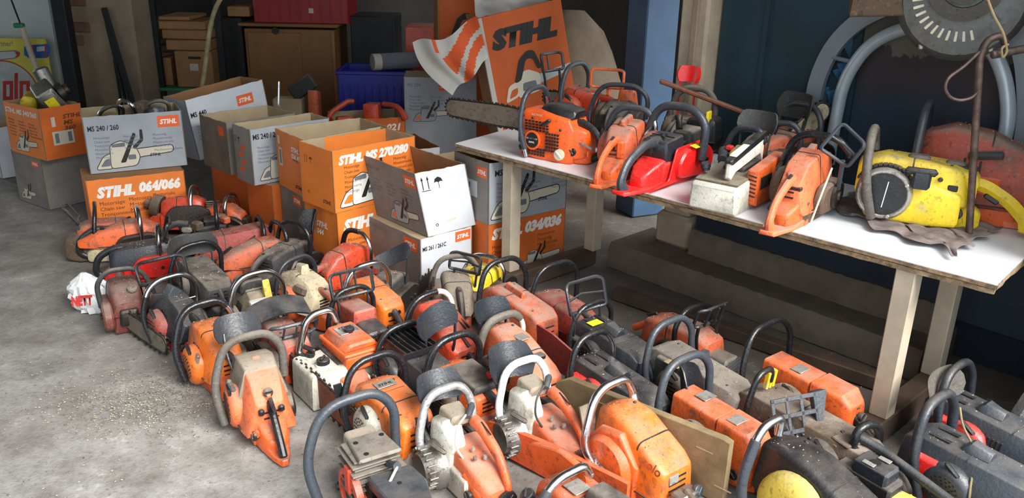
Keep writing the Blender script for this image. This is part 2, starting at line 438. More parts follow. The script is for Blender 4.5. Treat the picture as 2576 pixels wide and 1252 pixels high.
# ---------------------------------------------------------------- chainsaws
# local frame: bar points to +y, operator at -y, starter on the left (-x), ground at z = 0
SC = .82
COVERS = {
 'low':  [(-.14, .056, .044, .085, .150, .016), (-.08, .062, .048, .085, .186, .022), (.05, .064, .048, .085, .200, .024), (.125, .06, .038, .085, .155, .02)],
 'flat': [(-.15, .056, .044, .08, .172, .016), (-.10, .062, .05, .08, .190, .018), (.07, .064, .052, .08, .200, .02), (.13, .06, .045, .085, .180, .02)],
 'long': [(-.155, .05, .042, .06, .185, .018), (-.13, .056, .046, .06, .204, .02), (.07, .06, .05, .08, .228, .022), (.125, .058, .043, .1, .205, .02)],
 'dome': [(-.125, .056, .034, .06, .170, .016), (-.075, .066, .042, .06, .235, .018), (.03, .07, .048, .06, .262, .018), (.10, .068, .045, .07, .236, .018), (.13, .06, .036, .09, .195, .016)],
 'facet': [(-.135, .066, .036, .045, .170, .006), (-.085, .074, .040, .045, .238, .008), (.03, .076, .046, .045, .268, .008), (.11, .074, .044, .06, .245, .008), (.135, .062, .036, .09, .2, .008)],
 'tall': [(-.20, .050, .044, .05, .165, .02), (-.165, .056, .048, .05, .188, .022), (-.02, .06, .046, .05, .262, .026), (.06, .06, .040, .06, .275, .022), (.12, .05, .03, .10, .250, .016)],
 'sleek': [(-.23, .03, .02, .09, .13, .012), (-.15, .05, .036, .08, .17, .02), (-.02, .062, .044, .075, .20, .024), (.08, .06, .044, .08, .195, .022), (.13, .05, .034, .09, .165, .02)],
 'slab': [(-.20, .066, .040, .085, .165, .006), (-.17, .072, .046, .08, .185, .006), (.10, .072, .050, .08, .205, .006), (.14, .066, .044, .09, .185, .006)],
 'hip': [(-.14, .058, .034, .08, .155, .006), (-.09, .066, .030, .08, .20, .006), (.02, .068, .026, .08, .225, .006), (.11, .066, .034, .08, .195, .006)],
}
def scale_secs(secs, k):
    sx, sy, sz = k
    sx *= 1.2
    return [(q[0] * sy, q[1] * sx, q[2] * sx, q[3], q[3] + (q[4] - q[3]) * sz, q[5]) for q in secs]
def add_handle(t, metal='black_rubber', grip=None, span=(0.2, 0.62), h=.275, w=.122, y=.055, lean=.0, r=.0095, rg=.0125, wr=None, end=None, low=.035, fr=.07):
    wr = w * .88 if wr is None else wr
    end = .42 * h if end is None else end
    p = fillet([(-w * .86, y - .035, low), (-w, y, h * .5), (-w * .62, y + lean, h), (wr * .55, y + lean, h + .004), (wr, y + lean * .6, h * .82), (wr * .94, y, end)], fr, 6)
    o = MB().tube(p, r, 10).build('front_handle', metal, t)
    if grip:
        MB().tube(cut(p, *span), rg, 10).build('handle_grip', grip, o)
    return o
def add_guard(t, kind='solid', w=.085, h=.05, z=.285, y=.115, lean=.35, x=0.0, mat='black_plastic', rows=1, cols=3, curve=.35, th=.005, arm=True, roll=0.0):
    """front hand guard; kind solid = moulded sheet, frame = open frame with bars"""
    mb = MB()
    def P(a, b):
        px = a * w; pz = b * h
        px, pz = px * math.cos(roll) - pz * math.sin(roll), px * math.sin(roll) + pz * math.cos(roll)
        return (x + px, y + lean * pz - curve * px * px / max(w, .01), z + pz)
    if kind == 'solid':
        def fn(u, v):
            k = max(0.0, abs(u) - .72) / .28
            return P(u, v * math.sqrt(max(0.02, 1 - .93 * k * k)))
        mb.plate(fn, 14, 6, th)
    else:
        loop = rounded([(-1, -1), (1, -1), (1, 1), (-1, 1)], .3, 4)
        mb.tube([P(*p) for p in loop], .0075, 6, closed=True)
        for i in range(1, cols):
            a = -1 + 2 * i / cols
            mb.tube([P(a, -1), P(a, 0), P(a, 1)], .005, 6)
        for j in range(1, rows):
            b = -1 + 2 * j / rows
            mb.tube([P(-1, b), P(0, b), P(1, b)], .005, 6)
    if arm:
        for sx in (-.75, .75):
            q = P(sx, -.9)
            mb.tube(fillet([q, (q[0] * .95, q[1] - .01, z - h - .05), (q[0] * .9, y - .03, .13)], .02, 3), .008, 6, .6)
    return mb.build('hand_guard', mat, t)
def add_bar(t, L=.40, mat='bar_grey', x=.088, z=.085, hw=.034, y0=.06, chain=True, droop=0.0, cmat='steel_dark', th=.0028):
    n = 8
    def o2(d):
        pl = [(y0, z - hw - d + .006), (y0 + L * .5, z - hw - d - .003)]
        pl += [(y0 + L - hw * .8 + math.sin(a) * (hw * .8 + d), z + math.cos(a) * (-hw * .86 - d)) for a in (math.pi * i / n for i in range(n + 1))]
        pl += [(y0 + L * .5, z + hw + d + .003), (y0, z + hw + d - .006)]
        return pl
    b = MB().prism(o2(0), 'x', x - th, x + th, .0008).build('guide_bar', mat, t)
    if chain:
        mb = MB(); pl = [Vector((p[0], p[1])) for p in o2(.004)]
        mb.tube([(x, p.x, p.y) for p in pl], .0042, 6)
        acc = 0.0
        for i in range(len(pl) - 1):
            d = pl[i + 1] - pl[i]; ln = d.length
            if ln < 1e-6: continue
            e = d / ln; nn = Vector((e.y, -e.x)); s_ = .017 - acc; k = 0
            while s_ < ln:
                q = pl[i] + e * s_; sd = .0035 * (1 if (k % 2) else -1)
                a, c_, f = q + nn * .001, q + e * .011 + nn * .002, q + e * .008 + nn * .0105
                g = q + nn * .008
                mb.rings([[(x + sd - .0022, v.x, v.y) for v in (a, c_, f, g)], [(x + sd + .0022, v.x, v.y) for v in (a, c_, f, g)]])
                s_ += .017; k += 1
            acc = (ln - (s_ - .017)) if s_ > ln else 0
        stuff(mb.build('saw_chain', cmat, t, smooth=False))
    return b
def add_cap(t, c, ax, r=.02, mat='black_plastic', name='fuel_cap', d=.018):
    mb = MB().lathe([(0, r * .8), (d * .35, r * .82), (d * .4, r), (d * .9, r * .97), (d, r * .85), (d * 1.01, .001)], c, ax, 14)
    A = Vector(ax).normalized(); u = A.orthogonal().normalized()
    q = Matrix((u, A.cross(u), A)).transposed()
    mb.box(Vector(c) + A * d * 1.1, (r * 1.5, r * .35, d * .4), q, .002)
    return mb.build(name, mat, t)
def add_screw(t, c, ax=(0, 0, 1), r=.0055, mat='steel_dark'):
    return MB().lathe([(-.002, r), (.0015, r), (.0035, r * .7), (.0035, .0005)], c, ax, 8).build('screw', mat, t)
def add_fins(t, c, sx, sy, n, dz, mat='alu_dusty', name='cooling_fins', cols=0):
    mb = MB()
    for i in range(n):
        k = 1 - .12 * (i % 2) if cols else 1
        mb.box((c[0], c[1], c[2] + i * dz), (sx * k, sy * k, dz * .38), None, .0012)
    return stuff(mb.build(name, mat, t, smooth=False))
def add_rear(t, kind, mat, gm=None):
    """rear handle with its trigger; kind: loop, plate, open, beak"""
    gm = gm or mat
    if kind == 'loop':
        p = fillet([(0, -.10, .165), (0, -.165, .178), (0, -.245, .135), (0, -.262, .06), (0, -.235, .028), (0, -.12, .022)], .045, 5)
        o = MB().tube(p, [.021 - .004 * math.sin(math.pi * i / (len(p) - 1)) for i in range(len(p))], 10, .85).build('rear_handle', gm, t)
    elif kind == 'plate':
        p = fillet([(0, -.125, .165), (0, -.17, .15), (0, -.255, .068), (0, -.285, .03)], .03, 4)
        o = MB().tube(p, .0155, 10, .9).build('rear_handle', gm, t)
        MB().cowl([(-.305, .012, .012, .004, .03, .004), (-.25, .032, .028, .003, .02, .004), (-.11, .062, .056, .003, .05, .006)], .004).build('rear_plate', mat, t)
    elif kind == 'wide':
        p = fillet([(0, -.09, .165), (0, -.17, .172), (0, -.29, .115), (0, -.325, .045), (0, -.30, .014)], .05, 5)
        o = MB().tube(p, [.024 - .007 * math.sin(math.pi * i / (len(p) - 1)) for i in range(len(p))], 10, .8).build('rear_handle', gm, t)
        MB().cowl([(-.335, .03, .026, .002, .02, .005), (-.22, .058, .054, .002, .012, .004), (-.1, .07, .064, .002, .03, .006)], .004).build('rear_plate', mat, t)
    else:
        p = fillet([(0, -.10, .15), (0, -.19, .135), (0, -.28, .075)], .04, 5)
        o = MB().tube(p, .017, 10, .85).build('rear_handle', gm, t)
    if kind != 'beak':
        MB().prism([(-.150, .158), (-.125, .158), (-.130, .128), (-.142, .118), (-.146, .135)], 'x', -.006, .006, .002).build('trigger', 'black_plastic', o)
        MB().prism([(-.215, .166), (-.16, .196), (-.15, .188), (-.20, .16)], 'x', -.006, .006, .002).build('throttle_lock', 'black_plastic', o)
    return o
def add_starter(t, mat, c=(-.074, .01, .098), r=.082, d=.045, style='slots', slot='engine_black', grip=True, gang=0.6, gpos=None):
    x, y, z = c
    k = MB().lathe([(0, r), (-d * .0, r), (d * .55, r * .97), (d * .85, r * .86), (d, r * .70), (d * 1.02, .002)], c, (-1, 0, 0), 26).build('starter_housing', mat, t)
    mb = MB()
    if style == 'slots':
        for i in range(7):
            zz = z - r * .62 + i * r * .2; hw = math.sqrt(max(.0001, (r * .68) ** 2 - (zz - z) ** 2)) * .92
            mb.box((x - d * 1.0, y, zz), (.004, hw * 2, r * .085))
    elif style == 'radial':
        for i in range(16):
            a = 2 * math.pi * i / 16
            mb.box((x - d * .99, y + math.cos(a) * r * .52, z + math.sin(a) * r * .52), (.004, r * .30, r * .075), Matrix.Rotation(a, 3, 'X'))
    elif style == 'fins':
        for i in range(22):
            a = 2 * math.pi * i / 22
            mb.box((x - d * .72, y + math.cos(a) * r * .84, z + math.sin(a) * r * .84), (d * .5, r * .2, r * .10), Matrix.Rotation(a, 3, 'X'))
    elif style == 'mesh':
        for ring in (.28, .42, .56):
            for i in range(int(34 * ring)):
                a = 2 * math.pi * i / int(34 * ring)
                mb.box((x - d * 1.0, y + math.cos(a) * r * ring, z + math.sin(a) * r * ring), (.004, r * .07, r * .07), Matrix.Rotation(a, 3, 'X'))
    if mb.v: stuff(mb.build('vent_slots', slot, k, smooth=False))
    if grip:
        g = gpos or (x - d * .75, y - r * .15, z + r * .92)
        q = Matrix.Rotation(gang, 3, 'X')
        m2 = MB().box(g, (.014, .058, .017), q, .006)
        m2.tube([Vector(g), Vector(g) + q @ Vector((0.004, 0, -.035))], .006, 6)
        m2.build('starter_grip', 'black_plastic', t)
    return k
def add_clutch(t, mat, x0=.064, x1=.106):
    pl = rounded([(-.075, .035), (.12, .02), (.165, .05), (.165, .115), (.10, .15), (-.05, .14), (-.09, .09)], .025, 4)
    o = MB().prism(pl, 'x', x0, x1, .008).build('clutch_cover', mat, t)
    for yy in (.06, .10):
        MB().lathe([(0, .009), (.009, .009), (.009, .0005)], (x1, yy, .085), (1, 0, 0), 6).build('bar_nut', 'steel_dark', o)
    return o
_RS = random.Random(3)
def add_details(o, secs, key):
    """seam, side ribs, rear slots and the loose chips lying on a cover"""
    rs = _RS
    q = secs[len(secs) // 2]
    y0, y1 = secs[0][0], secs[-1][0]
    mb = MB()                                                   # dark joint along the lower edge
    for s_ in (-1, 1):
        a, b = secs[1], secs[-2]
        mb.tube([(s_ * (a[1] + .0005), a[0], a[3] + .012), (s_ * (q[1] + .0005), q[0], q[3] + .012), (s_ * (b[1] + .0005), b[0], b[3] + .012)], .0028, 5)
    k = rs.uniform(.25, .6); yy = y0 + (y1 - y0) * k                  # cross joint over the top
    def at(y):
        for a, b in zip(secs, secs[1:]):
            if a[0] <= y <= b[0]:
                f = (y - a[0]) / (b[0] - a[0]); return [a[i] + (b[i] - a[i]) * f for i in range(6)]
        return secs[-1]
    c = at(yy); pl = rounded([(-c[1], c[3]), (c[1], c[3]), (c[2], c[4]), (-c[2], c[4])], [.003, .003, c[5], c[5]], 3)
    n = len(pl) // 4
    mb.tube([(p[0], yy, p[1]) for p in pl[n:] ] , .0026, 5)
    mb.build('cover_seam', 'engine_black', o)
    mb = MB()
    for s_ in (-1,):
        for i in range(4):
            y = yy + .02 + i * .014
            if y > y1 - .02: break
            c = at(y); f = .45; mb.box((s_ * (c[1] + (c[2] - c[1]) * f + .001), y, c[3] + (c[4] - c[3]) * f), (.005, .006, (c[4] - c[3]) * .38), Matrix.Rotation(-math.atan2(c[1] - c[2], c[4] - c[3]) * s_, 3, 'Y'), .001)
    for i in range(3):
        c = secs[0]; mb.box((0, c[0] - .0085, c[3] + (c[4] - c[3]) * (.35 + .18 * i)), (c[2] * 1.1, .004, .006))
    if mb.v: stuff(mb.build('air_slots', 'engine_black', o, smooth=False))
    mb = MB()
    for i in range(46):
        y = rs.uniform(y0, y1); c = at(y); x = rs.uniform(-1, 1) * (c[2] - c[5] * .6); z = c[4]; s2 = rs.uniform(.0015, .005); a = rs.uniform(0, 6.28)
        e = Vector((math.cos(a) * s2, math.sin(a) * s2)); f = Vector((-e.y, e.x)) * .4
        mb.mi = i % 3 == 0
        mb.add([(x + e.x, y + e.y, z), (x - e.x, y - e.y, z), (x + f.x, y + f.y, z), (x, y, z + .0025), (x - f.x, y - f.y, z)], [(0, 2, 3), (2, 1, 3), (1, 4, 3), (4, 0, 3)])
    stuff(mb.build('wood_chips', ['chip_wood', 'chip_dark'], o, smooth=False))
def bar_world(t, A, B, hw=.034, mat='bar_grey', chain=True, cmat='steel_dark', th=.004, name='guide_bar'):
    """a guide bar from A to B (points on its centre line), standing on edge"""
    d = B - A; L = d.length; e = d.normalized(); s_ = e.cross(Vector((0, 0, 1))).normalized(); u = s_.cross(e)
    M = Matrix((s_, e, u)).transposed().to_4x4(); M.translation = A
    K = Matrix.LocRotScale(t.location, t.rotation_euler, t.scale).inverted() @ M
    n0 = len(t.children); b = add_bar(t, L, mat, 0, 0, hw, 0, chain, cmat=cmat, th=th)
    b.data.transform(K); b.name = name
    if chain:
        c = [c for c in t.children if c.name.startswith('saw_chain')][-1]; c.data.transform(K)
    return b
def saw(label, px, head, cover='low', cm='orange', k=(1, 1, 1), base='engine_black', tank=None, st=None, ststyle='slots', cl='steel_dark', rear='loop', rm=None, rg=None,
        handle=None, guard=None, bar=None, z0=0.0, sc=1.0, tilt=(0, 0), knob=None, label_plate=None, group=None, filt=False, muff=True, zc=None, start=True, dz=0.0, off=(0, 0), bfix=None):
    """one chainsaw; px = (pixel x, pixel y) of the middle of its top cover in the photo, head = heading of the bar in degrees"""
    secs = scale_secs(COVERS[cover], k) if cover else None
    sc = sc * SC; zt = (zc if zc is not None else (max(q[4] for q in secs) - .01 if secs else .18)) * sc
    p = G(px[0], px[1], z0 + zt)
    if bfix:
        x, y, w = _ray(px[0], px[1]); p = Vector((x, y, w)) * (bfix / Vector((x, y, w)).dot(BX))
    t = thing('chainsaw', label, 'chainsaw', (p.x + off[0], p.y + off[1], z0 + dz), R(head - 90), group, sc, tilt)
    tank = tank or cm; st = st or cm; rm = rm or cm
    MB().cowl([(-.125, .064, .066, .0, .095, .012), (.02, .074, .072, .0, .105, .014), (.125, .066, .062, .004, .10, .014)]).build('crankcase', base, t)
    if secs:
        o = o_cov = MB().cowl(secs).build('top_cover', cm, t)
        zt0 = secs[len(secs) // 2][4]; y0 = secs[len(secs) // 2][0]
        add_screw(o, (secs[-2][2] * .55, secs[-2][0] - .02, secs[-2][4] - .0015))
        add_screw(o, (-secs[1][2] * .6, secs[1][0] + .015, secs[1][4] - .0005))
    MB().cowl([(-.07, .05, .046, .08, .15, .01), (.10, .05, .046, .08, .16, .01)]).build('cylinder', 'engine_black', t)
    if muff:
        MB().cowl([(.115, .045, .04, .045, .13, .01), (.16, .04, .036, .05, .125, .012)]).build('muffler', 'steel_dark', t)
    if tank:
        o = MB().cowl([(-.215, .034, .03, .004, .060, .014), (-.18, .05, .046, .002, .085, .016), (-.10, .062, .058, .002, .115, .016)]).build('fuel_tank', tank, t)
        add_cap(o, (-.054, -.15, .055), (-1, -.1, .1), .019)
    if start: add_starter(t, st, style=ststyle)
    add_clutch(t, cl)
    if rear: add_rear(t, rear, rm, rg)
    if handle is not None: add_handle(t, **handle)
    if guard is not None: add_guard(t, **guard)
    if bar is not None: add_bar(t, **bar)
    if secs: add_details(o_cov, secs, label)
    add_cap(t, (-.068, .115, .04), (-1, .3, 0), .015, name='oil_cap', d=.014)
    if knob:
        y, z = knob[:2]
        add_cap(t, (knob[2] if len(knob) > 2 else 0, y, z), (0, -1, .15) if len(knob) < 4 else knob[3], .016, name='filter_knob', d=.02)
    if label_plate and secs:
        y, w, l = label_plate
        zz = max(q[4] for q in secs) - .004
        MB().box((0, y, zz + .004), (w, l, .003), None, .001).build('label_plate', 'plate_silver', t)
    return t
def cover_at(secs, y):
    for a, b in zip(secs, secs[1:]):
        if a[0] <= y <= b[0]:
            f = (y - a[0]) / (b[0] - a[0]); return a[4] + (b[4] - a[4]) * f
    return secs[-1][4]
BLK = dict(metal='black_rubber', r=.0115)
def bh(**k): d = dict(metal='black_rubber', r=.0115); d.update(k); return d
def ch(**k): d = dict(metal='chrome', r=.0105, grip='black_rubber', span=(.12, .70)); d.update(k); return d
def cc(**k): d = dict(metal='chrome', r=.0125); d.update(k); return d
# ---------------------------------------------------------------- the place
def AB(a, b, z=0.0): return AX * a + BX * b + Vector((0, 0, z))
def ab_box(mb, a0, a1, b0, b1, z0, z1, bev=0.0):
    return mb.box(AB((a0 + a1) / 2, (b0 + b1) / 2, (z0 + z1) / 2), (a1 - a0, b1 - b0, z1 - z0), Matrix.Rotation(R(-47), 3, 'Z'), bev)
mb = MB()
nx, ny = 60, 60
mb.add([(-8 + 16 * i / nx, -6 + 15 * j / ny, 0.004 * math.sin(i * 1.7) * math.sin(j * 2.3) - .004) for i in range(nx + 1) for j in range(ny + 1)],
       [(i * (ny + 1) + j, (i + 1) * (ny + 1) + j, (i + 1) * (ny + 1) + j + 1, i * (ny + 1) + j + 1) for i in range(nx) for j in range(ny)])
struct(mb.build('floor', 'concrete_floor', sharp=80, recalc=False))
ROOF_A, ROOF_Z = -0.7, 2.45
struct(ab_box(MB(), -9.5, ROOF_A, -3.6, 4.5, ROOF_Z, ROOF_Z + .15).build('ceiling', 'ceiling_grey'))
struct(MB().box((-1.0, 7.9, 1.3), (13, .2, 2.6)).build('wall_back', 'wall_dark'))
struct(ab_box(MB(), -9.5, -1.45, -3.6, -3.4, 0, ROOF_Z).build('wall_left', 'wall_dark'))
ww = MB(); p0 = AT(-420, 40, 5.75); p1 = AT(127, 40, 5.75)
ww.box(((p0.x + p1.x) / 2, 5.80, 1.23), (p1.x - p0.x, .10, 2.46)); struct(ww.build('wall_far', 'wall_white'))
w = MB(); ab_box(w, -2.02, -.30, 3.05, 3.20, 0, ROOF_Z)
struct(w.build('wall_right', 'navy_wall'))
struct(ab_box(MB(), -9.5, -2.6, 4.95, 5.10, 0, ROOF_Z).build('wall_recess', 'wall_dark'))
w = MB(); ab_box(w, -2.02, -1.42, 3.035, 3.053, .36, ROOF_Z); ab_box(w, -1.82, -1.80, 3.025, 3.04, .36, ROOF_Z)
struct(w.build('trim_panel', 'teal_panel'))
# plaster flakes of blue paint beside the teal panel
w = MB()
for i in range(9):
    a, z = -1.52 + .03 * (i % 3) + rnd.uniform(-.01, .01), .86 + .09 * (i // 3) + rnd.uniform(-.02, .02)
    c = AB(a, 3.032, z)
    w.prism([(c.x + rnd.uniform(-.03, .03), z - .05), (c.x + .03, z - rnd.uniform(.0, .04)), (c.x + .025, z + .05), (c.x - .03, z + rnd.uniform(.02, .06))], 'y', c.y - .004, c.y + .002)
struct(stuff(w.build('trim_flakes', 'blue_peel', smooth=False))); bpy.data.objects['trim_flakes']['kind'] = 'structure'
# concrete steps along the right wall
def rough_block(a0, a1, b0, b1, z0, z1, na, name):
    mb = MB(); rs = []
    for i in range(na + 1):
        a = a0 + (a1 - a0) * i / na; j = lambda s: rnd.uniform(-s, s) * .45
        rs.append([AB(a, b0 + j(.006), z0), AB(a, b0 + j(.008), z1 - .03 + j(.006)), AB(a, b0 + .018 + j(.008), z1 + j(.005)), AB(a, b1, z1 + j(.004)), AB(a, b1, z0)])
    mb.rings(rs); return struct(mb.build(name, 'step_concrete', sharp=50))
rough_block(-2.30, -.90, 2.74, 3.06, 0, .115, 60, 'trim_step_lower')
rough_block(-1.98, -.92, 2.90, 3.06, .10, .225, 50, 'trim_step_upper')
struct(ab_box(MB(), -1.98, -.30, 2.935, 3.06, .18, .53, .004).build('trim_dado', 'navy_wall'))
# white plaster jamb of the opening
mb = MB(); rs = []
for k in range(26):
    z = k * ROOF_Z / 25; j = lambda s=.014: rnd.uniform(-s, s)
    rs.append([AB(-.56 + j(.02), 2.57 + j(.03), z), AB(-.53 + j(), 2.54 + j(), z), AB(-.30 + j(), 2.52 + j(), z), AB(-.12, 2.54, z), AB(-.12, 3.2, z), AB(-.52 + j(), 3.2, z)])
struct(mb.rings(rs).build('trim_jamb', 'jamb_white', sharp=30))
# beige pier on its block, blue steel post, plaster pillar and black post at the left
mb = MB(); ab_box(mb, -2.17, -2.03, 2.95, 3.10, .225, ROOF_Z, .012); ab_box(mb, -2.19, -2.0, 2.92, 3.10, .108, .26, .02)
o = struct(mb.build('pillar_right', 'beige_post'))
struct(ab_box(MB(), -2.10, -2.07, 2.935, 2.96, .30, ROOF_Z, .004).build('trim_conduit', 'pillar_plaster'))
p = G(1612, 545, 0)
mb = MB(); mb.box((p.x, p.y + .1, ROOF_Z / 2), (.19, .18, ROOF_Z), Matrix.Rotation(R(25), 3, 'Z'), .006)
struct(mb.build('post_blue', 'blue_post'))
bpy.data.objects['post_blue'].name = 'pillar_blue'
pl = AT(172, 130, 5.45)
struct(MB().box((pl.x, 5.45, ROOF_Z / 2), (.085, .09, ROOF_Z), None, .006).build('pillar_black', 'dark_metal'))
p0, p1 = AT(180, 130, 5.75), AT(346, 130, 5.75)
pil = MB().box(((p0.x + p1.x) / 2, 5.92, ROOF_Z / 2), (p1.x - p0.x, .36, ROOF_Z), None, .015).build('pillar_left', 'pillar_plaster')
struct(pil)
for k in (6, 7, 9):                                    # brick courses laid bare along the pillar's left edge
    z = .18 + k * .085
    struct(MB().box((p0.x + .05 + .03 * (k % 2), 5.737, z), (.10 + .05 * (k % 2), .022, .068), None, .006).build('brick', 'brick_block', pil))
p = AT(362, 150, 6.1)
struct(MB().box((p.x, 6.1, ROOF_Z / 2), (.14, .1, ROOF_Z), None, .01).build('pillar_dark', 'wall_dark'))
# wooden strip lying on the floor before the steps
q0, q1 = G(1548, 722, .05), G(2338, 985, .05)
d = q1 - q0
tag(MB().box((q0 + q1) / 2 - Vector((0, 0, .024)), (d.length, .05, .05), Matrix.Rotation(math.atan2(d.y, d.x), 3, 'Z'), .004).build('floor_batten', 'wood_dark'),
    'long dark wooden batten lying on the floor along the foot of the concrete steps', 'batten')
# litter: sawdust chips and pebbles on the concrete
mb = MB()
for i in range(3000):
    if i < 500: x, y = rnd.uniform(-2.6, -.9), rnd.uniform(1.5, 4.6)
    elif i < 2300: x, y = rnd.gauss(-1.12, .17), rnd.gauss(2.30, .10)
    else: x, y = rnd.uniform(-1.6, 1.6), rnd.uniform(1.3, 4.0)
    if x * BX.x + y * BX.y > 2.6: continue
    s_ = rnd.uniform(.0012, .0048); a = rnd.uniform(0, 6.3); h = rnd.uniform(.001, .003)
    e = Vector((math.cos(a), math.sin(a))) * s_; f = Vector((-e.y, e.x)) * rnd.uniform(.25, .7)
    mb.mi = rnd.random() < .4
    mb.add([(x + e.x, y + e.y, 0), (x - e.x, y - e.y, 0), (x + f.x, y + f.y, 0), (x, y, h), (x - f.x, y - f.y, 0)], [(0, 2, 3), (2, 1, 3), (1, 4, 3), (4, 0, 3)])
o = mb.build('litter', ['chip_wood', 'chip_dark'], smooth=False); tag(stuff(o), 'wood chips and grit strewn over the grey concrete floor', 'litter')

# ---------------------------------------------------------------- table
TZ = .58
t = thing('work_table', 'long low table with white plywood top on square pale wooden legs', 'table', AB(-1.6, 2.45))
C0 = -Vector(t.location)
c = [G(1145, 360, TZ), G(2508, 716, TZ), G(2576, 650, TZ), G(1285, 322, TZ)]
back = BX * .20
def to_b(p, q, b):
    k = (b - p.dot(BX)) / (q - p).dot(BX); return p + (q - p) * k
top = [c[0], c[1], to_b(c[1], c[2], 2.90), to_b(c[0], c[3], 2.90)]
def slab(pl, z0, z1, inset_=0.0, jag=0.0, n=70):
    pts = []
    for i in range(len(pl)):
        a, b = pl[i], pl[(i + 1) % len(pl)]
        for k in range(n if i in (0,) else 14):
            q = a.lerp(b, k / (n if i in (0,) else 14)); pts.append((q.x + rnd.uniform(-jag, jag) + C0.x, q.y + rnd.uniform(-jag, jag) + C0.y))
    if inset_: pts = inset(pts, inset_)
    return MB().prism(pts, 'z', z0, z1)
slab(top, TZ - .003, TZ, .001).build('laminate_top', 'table_white', t)
slab(top, TZ - .014, TZ - .003, 0, .0022).build('plywood_layer', 'plywood_edge', t)
slab(top, TZ - .030, TZ - .0165, .003, .003).build('plywood_layer', 'plywood_edge', t)
for a, b in ((-.835, 2.31), (-2.405, 2.235), (-2.35, 2.69), (-.84, 2.69)):
    mb = MB().box(AB(a, b, (TZ - .03 + .08) / 2) + C0, (.056, .056, TZ - .03 - .08), Matrix.Rotation(R(-47), 3, 'Z'), .003)
    mb.build('leg', 'wood_pale', t)
for a in (-.838, -2.38):
    ab = MB().box(AB(a, 2.44, .04) + C0, (.065, .56, .08), Matrix.Rotation(R(-47), 3, 'Z'), .005); ab.build('skid', 'wood_dark', t)

